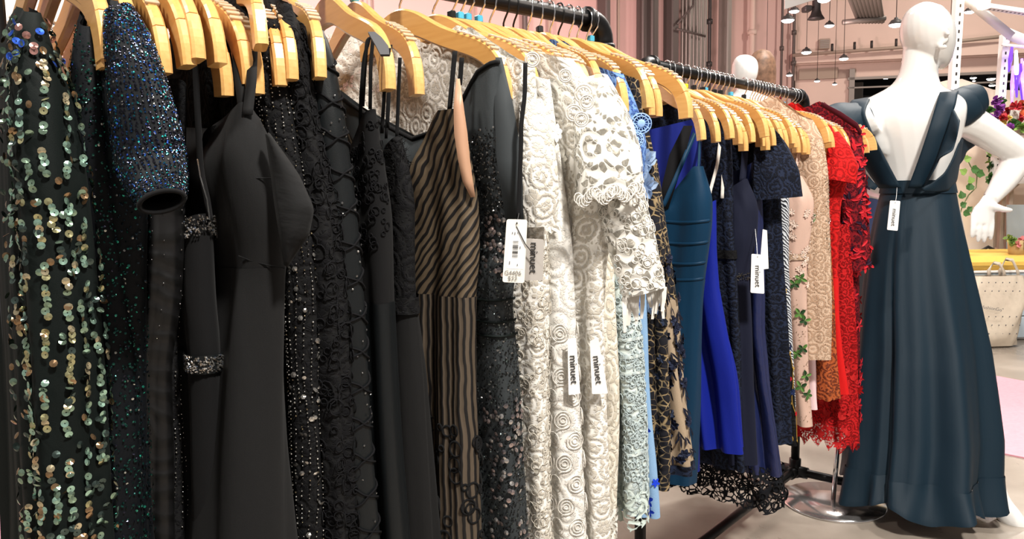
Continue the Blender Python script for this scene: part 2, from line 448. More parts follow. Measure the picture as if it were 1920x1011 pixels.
# ------------------------------------------------------------------ structure
fl = MB(); fl.box((6, 12, -.05), (44, 40, .1)); struct(fl.build('floor', 'polished_concrete'))
cp = MB()
a, b, c, d = G(1780, 690), G(2150, 760), G(2150, 905), G(1790, 835)
cp.add([a, b, c, d, a + Vector((0, 0, .006)), b + Vector((0, 0, .006)), c + Vector((0, 0, .006)), d + Vector((0, 0, .006))],
       [(4, 5, 6, 7), (0, 1, 5, 4), (1, 2, 6, 5), (2, 3, 7, 6), (3, 0, 4, 7)])
tag(cp.build('carpet_tile', 'pink_carpet'), 'pale pink carpet strip on the concrete right of the mannequin', 'carpet')
cp = MB(); a, b, c, d = G(-420, 1010), G(180, 905), G(420, 1100), G(-300, 1400)
cp.add([q + Vector((0, 0, z)) for z in (0, .006) for q in (a, b, c, d)], [(4, 5, 6, 7), (0, 1, 5, 4), (1, 2, 6, 5), (2, 3, 7, 6), (3, 0, 4, 7)])
tag(cp.build('carpet_tile', 'pink_carpet'), 'pale pink carpet corner at the foot of the near rack', 'carpet')

CORN = P(1486, 300, 24.0); CORN.z = 0
WL0 = Vector((-11.0, 10.5, 0)); WD = (CORN - WL0); WLEN = WD.length; WDn = WD.normalized(); WN = Vector((WDn.y, -WDn.x, 0))
def wall(name, p0, p1, h, mat, th=.3, z0=0.0):
    p0 = Vector(p0); p1 = Vector(p1); dv = (p1 - p0); n = Vector((-dv.y, dv.x, 0)).normalized() * th
    q = [p0, p1, p1 + n, p0 + n]
    m = MB(); m.add([v + Vector((0, 0, z0)) for v in q] + [v + Vector((0, 0, h)) for v in q],
                    [(0, 1, 5, 4), (1, 2, 6, 5), (2, 3, 7, 6), (3, 0, 4, 7), (4, 5, 6, 7), (3, 2, 1, 0)])
    return struct(m.build(name, mat))
wall_l = wall('wall_left', WL0, CORN, 12, 'wall_paint_pink')
BR = Vector((CORN.x + 22, CORN.y - 5.0, 0)); BD = (BR - CORN).normalized(); BN = Vector((BD.y, -BD.x, 0))
def on_wall(px, py, p0, dn, off=0.0):
    n = Vector((-dn.y, dn.x, 0)); r = ray(px, py); o = Vector(p0) - n * off
    t = (o - CV).dot(n) / r.dot(n); return CV + r * t
def wl(px, py, off=0): return on_wall(px, py, WL0, WDn, off)
def wb(px, py, off=0): return on_wall(px, py, CORN, BD, off)
# back wall in pieces round its dark glazed opening and the recess on the left
def wall_piece(name, x0, y0, x1, y1, mat, th=.4):
    A_, B_ = wb(x0, y1), wb(x1, y1); zt = wb((x0 + x1) / 2, y0).z; zb = wb((x0 + x1) / 2, y1).z
    n = Vector((-BD.y, BD.x, 0)) * th
    q = [Vector((A_.x, A_.y, 0)), Vector((B_.x, B_.y, 0))]; q += [q[1] + n, q[0] + n]
    m = MB(); m.add([v + Vector((0, 0, zb)) for v in q] + [v + Vector((0, 0, zt)) for v in q],
                    [(0, 1, 5, 4), (1, 2, 6, 5), (2, 3, 7, 6), (3, 0, 4, 7), (4, 5, 6, 7), (3, 2, 1, 0)])
    return m.build(name, mat)
struct(wall_piece('wall_back', 1486, -420, 2400, 132, 'wall_paint'))
low = struct(wall_piece('wall_back', 1486, 132, 1592, 372, 'wall_paint'))
struct(wall_piece('wall_back', 1592, 212, 2400, 372, 'wall_paint'))
# second hall behind the glazed opening
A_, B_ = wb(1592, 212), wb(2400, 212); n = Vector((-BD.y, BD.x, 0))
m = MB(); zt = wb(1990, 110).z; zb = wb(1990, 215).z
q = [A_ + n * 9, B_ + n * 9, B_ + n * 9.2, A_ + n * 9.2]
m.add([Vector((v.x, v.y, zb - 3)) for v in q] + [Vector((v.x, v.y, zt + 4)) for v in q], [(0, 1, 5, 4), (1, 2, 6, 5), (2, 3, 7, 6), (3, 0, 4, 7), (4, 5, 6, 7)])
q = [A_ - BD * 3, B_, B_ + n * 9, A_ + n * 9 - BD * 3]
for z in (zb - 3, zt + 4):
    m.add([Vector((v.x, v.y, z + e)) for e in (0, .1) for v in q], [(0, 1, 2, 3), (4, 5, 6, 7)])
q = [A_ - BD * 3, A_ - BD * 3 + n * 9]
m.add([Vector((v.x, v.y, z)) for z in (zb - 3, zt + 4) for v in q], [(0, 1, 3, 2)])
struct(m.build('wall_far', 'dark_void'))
win = MB()
for (x0, y0, x1, y1) in ((1590, 130, 1600, 214), (1590, 129, 2400, 134), (1590, 148, 2400, 151)):
    A_, B_ = wb(x0, y1, .06), wb(x1, y1, .06); zt = wb((x0 + x1) / 2, y0).z; zb = wb((x0 + x1) / 2, y1).z
    win.box(((A_.x + B_.x) / 2, (A_.y + B_.y) / 2, (zt + zb) / 2), ((B_ - A_).length, .1, zt - zb), Matrix.Rotation(math.atan2(BD.y, BD.x), 3, 'Z'))
struct(win.build('window_1', 'grey_metal'))
# ledges, recess panel and vent on the back wall
def strip(name, pts, mat, wfun, off, size, **kw):
    m = MB(); m.tube([wfun(x, y, off) for x, y in pts], size, 4); return m.build(name, mat)
tr = MB()
for (x0, y0, x1, y1, hgt, dep) in ((1486, 110, 2100, 70, .34, .35), (1486, 120, 2100, 96, .12, .18)):
    a = wb(x0, y0, dep / 2); b = wb(x1, y1, dep / 2); z = a.z
    tr.box(((a.x + b.x) / 2, (a.y + b.y) / 2, z), ((b - a).length, dep, hgt), Matrix.Rotation(math.atan2(BD.y, BD.x), 3, 'Z'))
struct(tr.build('trim_1', 'wall_paint'))
plain('recess_paint', (.34, .28, .23), .85)
m = MB(); a = wb(1498, 140, .04); b = wb(1570, 140, .04)
m.box(((a.x + b.x) / 2, (a.y + b.y) / 2, a.z), ((b - a).length, .08, wb(1534, 128).z - wb(1534, 148).z), Matrix.Rotation(math.atan2(BD.y, BD.x), 3, 'Z'))
tag(m.build('wall_panel', 'recess_paint'), 'taupe rectangular panel high on the far hall wall', 'panel')
m = MB(); a = wb(1545, 83, .05)
m.box(a, (.30, .1, .30), Matrix.Rotation(math.atan2(BD.y, BD.x), 3, 'Z'), .01)
vt = thing('wall_vent', 'small square grey vent on the far hall wall', 'vent', a)
m.build('vent_frame', 'recess_paint', vt)
for k in range(5):
    s_ = MB(); s_.box(a + Vector((0, -.055, -.1 + k * .05)), (.26, .02, .03), Matrix.Rotation(math.atan2(BD.y, BD.x), 3, 'Z')); s_.build('slat', 'grey_metal', vt)
# ceiling: dark deck high above
ce = MB(); ce.box((6, 12, 12.3), (44, 40, .2)); struct(ce.build('ceiling', 'recess_paint'))

# columns, conduits and ducts on the left wall (px positions, half width px)
def wall_column(px, hw, mat, off, label, name='wall_column', cat='column', lean=0, n_ribs=0):
    a = wl(px, 350, off); r = pxm(a.y, hw)
    t = thing(name, label, cat, Vector((a.x, a.y, 0)))
    m = MB(); m.box((a.x, a.y, 6), (2 * r, .35, 12), Matrix.Rotation(math.atan2(WDn.y, WDn.x), 3, 'Z'), .03); m.build('shaft', mat, t)
    for k in range(n_ribs):
        x = px - hw + (k + .5) * 2 * hw / n_ribs; c = wl(x, 350, off + .25)
        m = MB(); m.tube([(c.x, c.y, 0), (c.x, c.y, 12)], pxm(c.y, hw / n_ribs * .45), 8); m.build('rib', mat, t)
    return t
wall_column(1133, 6, 'steel_column', .3, 'dark grey steel column rising just behind the near rack corner')
wall_column(1213, 17, 'steel_column', .3, 'wide dark steel column with flanges between the two racks', n_ribs=2)
wall_column(1256, 9, 'steel_column', .25, 'slim charcoal column right of the wide steel column')
wall_column(1298, 24, 'grey_metal', .2, 'ribbed grey duct bank on the hall wall', 'duct_bank', 'duct', n_ribs=7)
wall_column(1355, 6, 'grey_metal', .3, 'pale grey vertical duct beside the black conduit', 'duct', 'duct')
def wall_pipe(px, hw, mat, off, label, joints=()):
    a = wl(px, 350, off); t = thing('wall_conduit', label, 'pipe', Vector((a.x, a.y, 0)))
    m = MB(); m.tube([(a.x, a.y, 0), (a.x, a.y, 12)], pxm(a.y, hw), 8); m.build('pipe', mat, t)
    for y in joints:
        z = wl(px, y, off).z; m = MB(); m.tube([(a.x, a.y, z - .06), (a.x, a.y, z + .06)], pxm(a.y, hw * 1.7), 8); m.build('coupling', mat, t)
wall_pipe(1327, 3.2, 'dark_metal', .7, 'black vertical conduit in front of the duct bank', (40, 120))
wall_pipe(1033, 3, 'recess_paint', .2, 'thin conduit left of the near rack corner')
wall_pipe(1160, 2.2, 'recess_paint', .2, 'thin pale conduit right of the near rack corner')
wall_pipe(1228, 2.2, 'dark_metal', .2, 'thin dark conduit beside the wide column')
wall_pipe(1405, 5, 'wall_paint', .2, 'beige pipe above the white-headed mannequin', (60,))
wall_pipe(1460, 2.4, 'steel_column', .2, 'dark conduit left of the hall corner', (90,))
wall_pipe(1482, 2.8, 'steel_column', .2, 'dark conduit in the hall corner', (60, 118))
wall_pipe(708, 1.6, 'recess_paint', .1, 'thin seam pipe on the pink wall above the slip dresses')
wall_pipe(690, 1.2, 'recess_paint', .1, 'narrow seam pipe on the pink wall beside the blue clip')
wall_pipe(895, 2.0, 'recess_paint', .1, 'thin brown conduit on the pink wall behind the hooks')
wall_pipe(988, 5, 'steel_column', .2, 'dark pipe on the pink wall behind the packed hooks')
m = MB(); m.tube([wl(1268, 54, .5), wl(1322, 68, .5)], .03, 6); m.tube([wl(1270, 45, .5), wl(1300, 10, .5), wl(1300, -60, .5)], .03, 6)
tag(m.build('sprinkler_pipe', 'steel_column'), 'thin slanted pipe crossing the ribbed duct bank', 'pipe')

# ------------------------------------------------------------------ racks
AZ, BZ = 1.40, 1.375
A0 = P(22, 500, .857); A0.z = AZ
A1 = G(1131, 42, AZ)
B0 = G(1203, 118, BZ)
B1 = G(1508, 182, BZ)
Adir = (A1 - A0).normalized(); Bdir = (B1 - B0).normalized()
Aper = Vector((Adir.y, -Adir.x, 0)); Bper = Vector((Bdir.y, -Bdir.x, 0))   # toward the aisle
PR = .0145
def pipe_rack(label, p0, p1, per):
    base = Vector(((p0.x + p1.x) / 2, (p0.y + p1.y) / 2, 0))
    t = thing('garment_rack', label, 'clothes rack', base)
    d = (p1 - p0).normalized()
    m = MB(); m.tube([p0 + d * .04, p1 - d * .04], PR, 16); m.build('rail', 'black_pipe', t)
    for p, s in ((p0, 1), (p1, -1)):
        el = [p + d * s * .05]
        for k in range(7):
            a = k / 6 * PI / 2
            el.append(p + d * s * .035 * (1 - math.sin(a)) + Vector((0, 0, -.035 * (1 - math.cos(a)))))
        el.append(p + Vector((0, 0, -.05)))
        m = MB(); m.tube(el, [PR * 1.32] * len(el), 16)
        m.tube([p + d * s * .05, p + d * s * .042], PR * 1.6, 16); m.tube([p + Vector((0, 0, -.05)), p + Vector((0, 0, -.042))], PR * 1.6, 16)
        m.build('elbow', 'black_pipe', t)
        m = MB(); m.tube([p + Vector((0, 0, -.03)), (p.x, p.y, .06)], PR, 16); m.build('post', 'black_pipe', t)
        m = MB(); b = Vector((p.x, p.y, .06)); m.tube([b + Vector((0, 0, -.02)), b + Vector((0, 0, .045))], PR * 1.4, 14)
        m.tube([b - per * .045, b + per * .045], PR * 1.4, 14); m.tube([b, b + d * s * .045], PR * 1.4, 14); m.build('tee_fitting', 'black_pipe', t)
        m = MB(); m.tube([b - per * .33, b + per * .33], PR, 14); ft = m.build('foot_bar', 'black_pipe', t)
        for e in (-1, 1):
            c = b + per * .33 * e; m = MB()
            m.tube([c - per * .03 * e, c + per * .006 * e, c + per * .02 * e + Vector((0, 0, -.01)), c + per * .022 * e + Vector((0, 0, -.035))], PR * 1.35, 14); m.build('foot_elbow', 'black_pipe', t)
            c2 = c + per * .022 * e; m = MB(); m.lathe((c2.x, c2.y, 0), [(.019, 0), (.021, .006), (.019, .012), (.012, .016), (.012, .03)], 16); m.build('leveling_foot', 'chrome', t)
    m = MB(); m.tube([Vector((p0.x, p0.y, .06)), Vector((p1.x, p1.y, .06))], PR, 14); m.build('lower_rail', 'black_pipe', t)
    return t
pipe_rack('near black pipe clothing rack holding sequinned, black and white dresses', A0, A1, Aper)
pipe_rack('farther black pipe clothing rack holding blue, blush and red dresses', B0, B1, Bper)

# ------------------------------------------------------------------ hangers
def hanger_meshes():
    keys = [(-.206, -.176, .021), (-.205, -.160, .022), (-.198, -.140, .0235), (-.184, -.122, .0245), (-.160, -.1085, .025), (-.125, -.097, .025),
            (-.090, -.085, .0255), (-.060, -.071, .028), (-.035, -.060, .032), (-.015, -.0555, .036), (0, -.0545, .038)]
    keys = keys + [(-x, z, h) for x, z, h in keys[-2::-1]]
    def sweep(ks, th, extra=0.0):
        n = len(ks); vs = []; fs = []
        for i, (x, z, h) in enumerate(ks):
            a = ks[max(i - 1, 0)]; b = ks[min(i + 1, n - 1)]
            t = Vector((b[0] - a[0], 0, b[1] - a[1])).normalized(); nn = Vector((-t.z, 0, t.x))
            hh = h / 2 + extra; w = th / 2 + extra; c = .0022
            for (q, r) in ((-w, -hh + c), (-w + c, -hh), (w - c, -hh), (w, -hh + c), (w, hh - c), (w - c, hh), (-w + c, hh), (-w, hh - c)):
                vs.append(Vector((x, q, z)) + nn * r)
        for i in range(n - 1):
            for k in range(8):
                a = i * 8 + k; b = i * 8 + (k + 1) % 8
                fs.append((a, a + 8, b + 8, b))
        fs.append(tuple(range(8))); fs.append(tuple((n - 1) * 8 + k for k in range(7, -1, -1)))
        return vs, fs
    def dens(ks, m=3):
        out = []
        xs = np.array(ks); tt = np.arange(len(ks)); t2 = np.linspace(0, len(ks) - 1, (len(ks) - 1) * m + 1)
        c = np.stack([np.interp(t2, tt, xs[:, i]) for i in range(3)], 1)
        for _ in range(3): c[1:-1] = .25 * c[:-2] + .5 * c[1:-1] + .25 * c[2:]
        return [tuple(r) for r in c]
    D = dens(keys); n = len(D)
    ne = 7
    fr = MB(); fr.add(*sweep(D[ne - 1:n - ne + 1], .0112)); frame = fr.mesh('arm_frame', 'hanger_wood')
    ends = []
    for part in (D[:ne], D[n - ne:]):
        e = MB(); e.add(*sweep(part, .0112, .0004)); ends.append(e.mesh('end_block', 'hanger_end'))
    hk = MB(); path = [(0, 0, -.04), (0, 0, -.048 + .022)]
    path = [(0, 0, -.038), (0, 0, -.030), (.004, 0, -.024), (.016, 0, -.012)]
    for k in range(13):
        a = math.radians(-25 + k * 17.5); path.append((.0178 * math.cos(a), 0, .0178 * math.sin(a)))
    hk.tube(path, .0016, 8); hook = hk.mesh('hook', 'chrome'); hookb = hk.mesh('hook', 'gunmetal')
    gm = MB()
    sel = [q for q in D if .115 < q[0] < .188]
    for i, (x, z, h) in enumerate(sel):
        a = sel[max(i - 1, 0)]; b = sel[min(i + 1, len(sel) - 1)]; t = Vector((b[0] - a[0], 0, b[1] - a[1])).normalized(); nn = Vector((-t.z, 0, t.x))
        R = Matrix(((t.x, 0, nn.x), (0, 1, 0), (t.z, 0, nn.z)))
        gm.box(Vector((x, 0, z)) + nn * (h / 2 + .0008), (.0052, .0125, .0028), R, .0006)
    for (x, z, h) in list(sel): pass
    gl = MB(); gl.v = [(-x, y, z) for x, y, z in gm.v]; gl.f = [tuple(reversed(f)) for f in gm.f]; gl.sm = list(gm.sm)
    gl2 = [gm.mesh('grip_strip', 'grip_rubber'), gl.mesh('grip_strip', 'grip_rubber')]
    cl = {}
    for k in ('clip_blue', 'clip_black', 'clip_yellow'):
        c = MB(); c.box((0, 0, -.0305), (.011, .010, .011), None, .0015); cl[k] = c.mesh('size_marker', k)
    return frame, ends, hook, hookb, gl2, cl
HM = hanger_meshes()
PIPE = {'A': (A0, A1, Adir, Aper), 'B': (B0, B1, Bdir, Bper)}
def hook_on(rack, px):
    p0, p1, d, per = PIPE[rack]; lo, hi = -.2, 1.3
    for _ in range(40):
        mid = (lo + hi) / 2
        if proj(p0.lerp(p1, mid))[0] < px: lo = mid
        else: hi = mid
    return lo
def tip_s(rack, px):          # rack parameter whose hanger (square to the rail) has its tip at px
    p0, p1, d, per = PIPE[rack]; lo, hi = -.2, 1.3
    for _ in range(40):
        mid = (lo + hi) / 2
        if proj(p0.lerp(p1, mid) + per * .205 + Vector((0, 0, -.15)))[0] < px: lo = mid
        else: hi = mid
    return lo
def tip_depth(rack, px):
    p0, p1, d, per = PIPE[rack]; return (p0.lerp(p1, tip_s(rack, px)) + per * .205).y
def hanger(rack, label, tip, neck=None, clip=None, dark=False, grip=True, group=None, roll=None, tilt=None):
    roll = rng.normal(0, .02) if roll is None else roll; tilt = rng.normal(.5, 2.6 if rack == 'B' else 1.4) if tilt is None else tilt
    p0, p1, d, per = PIPE[rack]
    s = tip_s(rack, tip) if neck is None else hook_on(rack, neck)
    o = p0.lerp(p1, min(max(s, .05), .965)); base = math.atan2(per.y, per.x)
    yaw = base
    if neck is not None:
        best = None
        for k in range(-60, 61):
            a = base + math.radians(k); x = proj(o + Vector((math.cos(a), math.sin(a), 0)) * .205 + Vector((0, 0, -.16)))[0]
            e = abs(x - tip) + abs(k) * .15
            if best is None or e < best[0]: best = (e, a)
        yaw = best[1]
    o = o + Vector((0, 0, PR + .0016 - .0178 + .0005))
    t = thing('wooden_hanger', label, 'hanger', o, group); t.rotation_euler = (roll, math.radians(tilt), yaw); t.scale = (1.1,) * 3 if rack == 'A' else (1.12,) * 3
    frame, ends, hook, hookb, grips, cl = HM
    def ch(me, nm):
        c = bpy.data.objects.new(nm, me); COL.objects.link(c); c.parent = t; return c
    ch(frame, 'arm_frame'); ch(ends[0], 'end_block'); ch(ends[1], 'end_block'); ch(hookb if dark else hook, 'hook')
    if grip: ch(grips[0], 'grip_strip'); ch(grips[1], 'grip_strip')
    if clip: ch(cl[clip], 'size_marker')
    return t
GA = 'hangers along the near rack'; GB = 'hangers along the farther rack'
hangsA = [
    ('wooden hanger inside the large-paillette sequin gown, nearest the rack post', 62, None, {}),
    ('wooden hanger of the dark green sequin gown, second from the near post', 165, None, {}),
    ('wooden hanger under the blue sequin cap sleeve', 232, None, {}),
    ('wooden hanger with its tip touching the blue sequin sleeve', 286, None, {'tilt': 1}),
    ('wooden hanger with bare ridged tip right of the blue sequin sleeve', 318, None, {'tilt': -1}),
    ('wooden hanger tip third along from the blue sequin sleeve', 346, None, {'tilt': -2.5}),
    ('wooden hanger tip fourth along from the blue sequin sleeve', 388, None, {'tilt': -2}),
    ('low-hanging wooden hanger tip above the rhinestone neckline dress', 406, 268, {'tilt': 5}),
    ('wooden hanger tip just left of the crepe dress straps', 444, 318, {'tilt': 2}),
    ('high wooden hanger tip left of the silver-beaded black dress', 478, 420, {'tilt': -7}),
    ('wooden hanger holding the plain black crepe dress', 476, 340, {'tilt': 4}),
    ('wooden hanger inside the silver-beaded black dress', 512, 430, {}),
    ('wooden hanger inside the black lace dress with raised shoulder', 540, 448, {}),
    ('wooden hanger inside the black beaded lattice dress', 600, 520, {}),
    ('wooden hanger with grey pad and looped black spaghetti straps', 722, 612, {'grip': False}),
    ('wooden hanger with blue size marker and two black straps', 776, 664, {'clip': 'clip_blue'}),
    ('wooden hanger with wide neck holding the gold zebra-stripe dress', 925, 748, {}),
    ('wooden hanger holding the grey beaded evening gown', 985, 812, {}),
    ('wooden hanger with black size marker in front of the white lace', 1006, 846, {'clip': 'clip_black'}),
    ('wooden hanger with blue marker beside the black marker', 1014, 862, {'clip': 'clip_blue'}),
    ('wooden hanger with blue marker, second of three together', 1042, 876, {'clip': 'clip_blue'}),
    ('wooden hanger with blue marker, third of three together', 1056, 896, {'clip': 'clip_blue'}),
    ('wooden hanger with plain hook right of the three blue markers', 1068, 918, {}),
    ('wooden hanger with black hook, first of the black hooks', 1078, 944, {'dark': True}),
    ('wooden hanger with black hook, second of the black hooks', 1086, 962, {'dark': True}),
    ('wooden hanger with chrome hook holding the white crochet blouse', 1094, 990, {}),
    ('wooden hanger with black marker above the white crochet collar', 1104, 1010, {'clip': 'clip_black'}),
    ('wooden hanger with chrome hook above the blue lace dress', 1150, 1030, {}),
    ('wooden hanger with black hook above the blue lace dress', 1164, 1048, {'dark': True}),
    ('wooden hanger of the tan and black butterfly lace dress', 1190, 1066, {}),
    ('wooden hanger third from the near rack corner', 1204, 1082, {}),
    ('wooden hanger second from the near rack corner', 1220, 1100, {}),
    ('wooden hanger with blue marker beside the near rack corner', 1272, 1126, {'clip': 'clip_blue'}),
]
for lab, tip, neck, kw in hangsA: hanger('A', lab, tip, neck, group=GA, **kw)
bnecks = [1228, 1250, 1258, 1272, 1286, 1301, 1306, 1318, 1323, 1333, 1341, 1351, 1360, 1370, 1395, 1407, 1412, 1417, 1422, 1427, 1432, 1437, 1444, 1455, 1463, 1469, 1482, 1487, 1493]
btips = [1300, 1330, 1350, 1372, 1384, 1396, 1408, 1414, 1424, 1432, 1440, 1448, 1456, 1466, 1476, 1484, 1496, 1506, 1514, 1524, 1532, 1540, 1550, 1556, 1562, 1572, 1600, 1608, 1622]
bclip = {4: 'clip_yellow', 5: 'clip_black', 7: 'clip_black', 8: 'clip_blue', 10: 'clip_black', 11: 'clip_black', 13: 'clip_blue', 14: 'clip_black', 22: 'clip_blue', 25: 'clip_blue'}
blabel = {0: 'light wooden hanger at the near end of the farther rack', 4: 'light wooden hanger with a yellow size marker', 13: 'light wooden hanger with blue marker before the white-headed mannequin',
          14: 'light wooden hanger with black marker standing apart on the rail', 8: 'light wooden hanger with blue marker beside the yellow one', 22: 'light wooden hanger with blue marker over the blush dresses',
          25: 'light wooden hanger with blue marker by the far corner', 28: 'light wooden hanger at the far corner over the red lace dress', 27: 'light wooden hanger swung out over the red floral sleeve', 26: 'light wooden hanger holding the red and navy floral dress'}
for i, (nk, tp) in enumerate(zip(bnecks, btips)):
    nth = ['first', 'second', 'third', 'fourth', 'fifth', 'sixth', 'seventh', 'eighth', 'ninth', 'tenth', 'eleventh', 'twelfth', 'thirteenth', 'fourteenth', 'fifteenth', 'sixteenth']
    kd = bclip.get(i) == 'clip_black'; od = nth[sum(1 for j in range(i) if j not in blabel and (bclip.get(j) == 'clip_black') == kd)]
    lab = blabel.get(i) or ('%s black-marked hanger counted from the near end of the farther rail' % od if kd else '%s plain-hooked hanger counted from the near end of the farther rail' % od)
    hanger('B', lab, tp, nk, clip=bclip.get(i), group=GB)
#--PART2--

# ------------------------------------------------------------------ garment materials
fabric('black_crepe', (.0085, .0085, .0088), .85, .25)
fabric('black_velvet', (.005, .005, .0055), .9, .35)
fabric('black_satin', (.0045, .006, .007), .45, .1, spec=.3)
fabric('dark_green_net', (.002, .0045, .004), .7, .1)
fabric('navy_net', (.002, .0032, .005), .6, .1)
fabric('grey_mesh', (.032, .037, .040), .7, .1)
fabric('orange_satin', (.42, .24, .15), .45, .1, spec=.4)
fabric('teal_satin', (.003, .028, .066), .5, .2)
fabric('royal_blue', (.008, .016, .17), .65, .2)
fabric('royal_bright', (.005, .014, .23), .6, .2)
fabric('navy_crepe', (.008, .010, .024), .8, .2)
fabric('navy_taffeta', (.010, .016, .070), .38, .1, crease=34, cstr=.9, spec=.5)
fabric('red_crepe', (.62, .010, .010), .7, .2)
fabric('blush_satin', (.62, .42, .34), .4, .1, spec=.5)
fabric('pale_pink', (.80, .58, .60), .7, .1)
fabric('light_blue_cotton', (.24, .40, .62), .7, .1)
fabric('mannequin_navy', (.0028, .0145, .0265), .62, .1, crease=9, spec=.25)
lace('black_lace', (.0075, .0075, .008), 190, .11, back=(.004, .004, .005), motif=34)
lace('black_lace_sheer', (.012, .012, .012), 150, .12, hole=.75, motif=30)
lace('black_net_hem', (.008, .009, .012), 74, .13, hole=1.0, motif=22, mod=.3)
lace('navy_lace', (.012, .018, .040), 150, .12, back=(.004, .005, .010), motif=30)
lace('white_guipure', (.84, .82, .77), 165, .13, back=(.55, .51, .44), motif=33)
lace('white_circles', (.86, .85, .81), 200, .16, back=(.68, .65, .60), motif=24)
lace('cream_lace', (.80, .76, .66), 170, .13, back=(.60, .55, .45), motif=38, sy=.6)
lace('white_open', (.85, .83, .78), 84, .13, back=(.52, .34, .22), motif=30)
lace('white_crochet', (.86, .84, .78), 105, .13, hole=.9, motif=26)
lace('white_sleeve', (.84, .82, .76), 75, .17, hole=.8, motif=20)
lace('sheer_white', (.74, .69, .62), 130, .10, hole=.35, motif=20)
lace('mint_eyelet', (.60, .68, .655), 125, .15, back=(.40, .47, .48), motif=30)
lace('mint_hem', (.60, .70, .66), 80, .13, hole=1.0, motif=26)
lace('blue_eyelet', (.16, .30, .62), 170, .15, back=(.04, .09, .30), motif=34)
lace('tan_lace', (.30, .22, .12), 85, .045, back=(.012, .012, .016), motif=24)
lace('rust_lace', (.42, .10, .03), 110, .15, back=(.14, .03, .015), motif=30)
lace('red_lace', (.50, .012, .014), 115, .13, hole=.55, motif=34)
lace('red_lace_solid', (.60, .012, .012), 130, .17, back=(.30, .006, .006), motif=30)
lace('maroon_lace', (.20, .008, .014), 120, .14, back=(.05, .003, .008), motif=30)
lace('blush_lace', (.62, .45, .33), 160, .14, back=(.46, .30, .20), motif=30)

def pattern(name, c1, c2, kind='stripe', scale=60, rough=.6, dist=3.0, rot=0.6):
    m, nt, b = nodes(name); b.inputs['Roughness'].default_value = rough; b.inputs['Specular IOR Level'].default_value = .3
    tc = N(nt, 'ShaderNodeUVMap'); mp = N(nt, 'ShaderNodeMapping'); mp.inputs['Rotation'].default_value = (0, 0, rot)
    nt.links.new(tc.outputs[0], mp.inputs[0])
    w = N(nt, 'ShaderNodeTexWave'); w.inputs['Scale'].default_value = scale; w.inputs['Distortion'].default_value = dist; w.inputs['Detail'].default_value = 2; w.inputs['Detail Scale'].default_value = .6
    nt.links.new(mp.outputs[0], w.inputs['Vector'])
    r = ramp(nt, [(.30, c1), (.48, c2)]); nt.links.new(w.outputs[0], r.inputs[0]); nt.links.new(r.outputs[0], b.inputs['Base Color'])
    bump(nt, b, w.outputs[0], .5, .002)
    return m
pattern('zebra_bodice', (.007, .006, .006), (.11, .08, .05), scale=32, dist=6, rot=-.62)
pattern('zebra_skirt', (.007, .006, .006), (.085, .064, .045), scale=34, dist=3, rot=.02)
pattern('ikat', (.004, .005, .012), (.55, .58, .62), scale=48, dist=12, rot=.8)
pattern('ruched', (.003, .003, .003), (.006, .006, .0065), scale=16, dist=14, rot=1.2, rough=.45)
pattern('pleat_cream', (.60, .52, .38), (.70, .62, .48), scale=70, dist=1, rot=.05)
vcol('sequin', .18, .85); vcol('bead', .12, .9); vcol('petal', .75, 0, .2); vcol('rhinestone', .05, .95)
plain('blue_cord', (.26, .42, .74), .7); plain('grey_pad', (.05, .05, .055), .6)
SEQC = {'mint': (.38, .60, .48), 'olive': (.46, .44, .24), 'champagne': (.60, .52, .34), 'sage': (.26, .38, .28), 'bronze': (.34, .22, .12), 'blue': (.05, .16, .80), 'rose': (.52, .27, .24), 'violet': (.30, .25, .80), 'unlit': (.07, .10, .09)}  # last entry puts shade into the colour, for sequins that catch no light
for k, c in SEQC.items(): plain('sequin_' + k, c, .22, .75, .6)

def dress(label, rack, rows, mat, name='hanging_dress', d=None, yaw=0, L=.34, top=None, span=.25, fold=(.002, .011), seed=None, cat='dress', split=None, mat2=None,
          hem=None, lam=(.034, .056, .1), body='dress_body', skirt='skirt', group=None, dx=0.0):
    xm = (rows[0][1] + rows[0][2]) / 2
    mid = rows[len(rows) // 2]
    if d is None: d = tip_depth(rack, min(mid[2], rows[1][2] + 20)) + dx
    per = PIPE[rack][3]; b = -per; c, s = math.cos(math.radians(yaw)), math.sin(math.radians(yaw)); b = (b.x * c - b.y * s, b.x * s + b.y * c)
    seed = seed if seed is not None else int(abs(rows[0][2] * 7 + rows[-1][2]))
    g = Garment(rows, d, b, L, (fold[0] * 1.3, fold[1] * 1.6), top, span, seed, lam)
    base = g.C[-1]
    t = thing(name, label, cat, (base[0], base[1], max(0, base[2])), group or ('garments on the near rack' if rack == 'A' else 'garments on the farther rack'))
    if split:
        vs = float(g.vy(split))
        g.mesh('bodice', mat, t, 0, vs + .004); g.mesh(skirt, mat2 or mat, t, vs, 1.0, off=.0008, hem=hem)
    else:
        g.mesh(body, mat, t, hem=hem)
    g.d = d; g.root = t
    return t, g
def strap(t, pts, w, mat, name='strap', th=.0015, round_=False):
    q = [P(*p) for p in pts]
    # densify
    out = []
    for i in range(len(q) - 1):
        for k in range(6): out.append(q[i].lerp(q[i + 1], k / 6))
    out.append(q[-1])
    for _ in range(2):
        out = [out[0]] + [out[i - 1] * .25 + out[i] * .5 + out[i + 1] * .25 for i in range(1, len(out) - 1)] + [out[-1]]
    m = MB()
    if round_: m.tube(out, w / 2, 6)
    else: m.ribbon(out, w, rt, th)
    return m.build(name, mat, t, smooth=True)
def stuff(o): o['kind'] = 'stuff'; return o
def colors(n, cs, wts=None):
    cs = np.array(cs); return cs[rng.choice(len(cs), n, p=wts)]
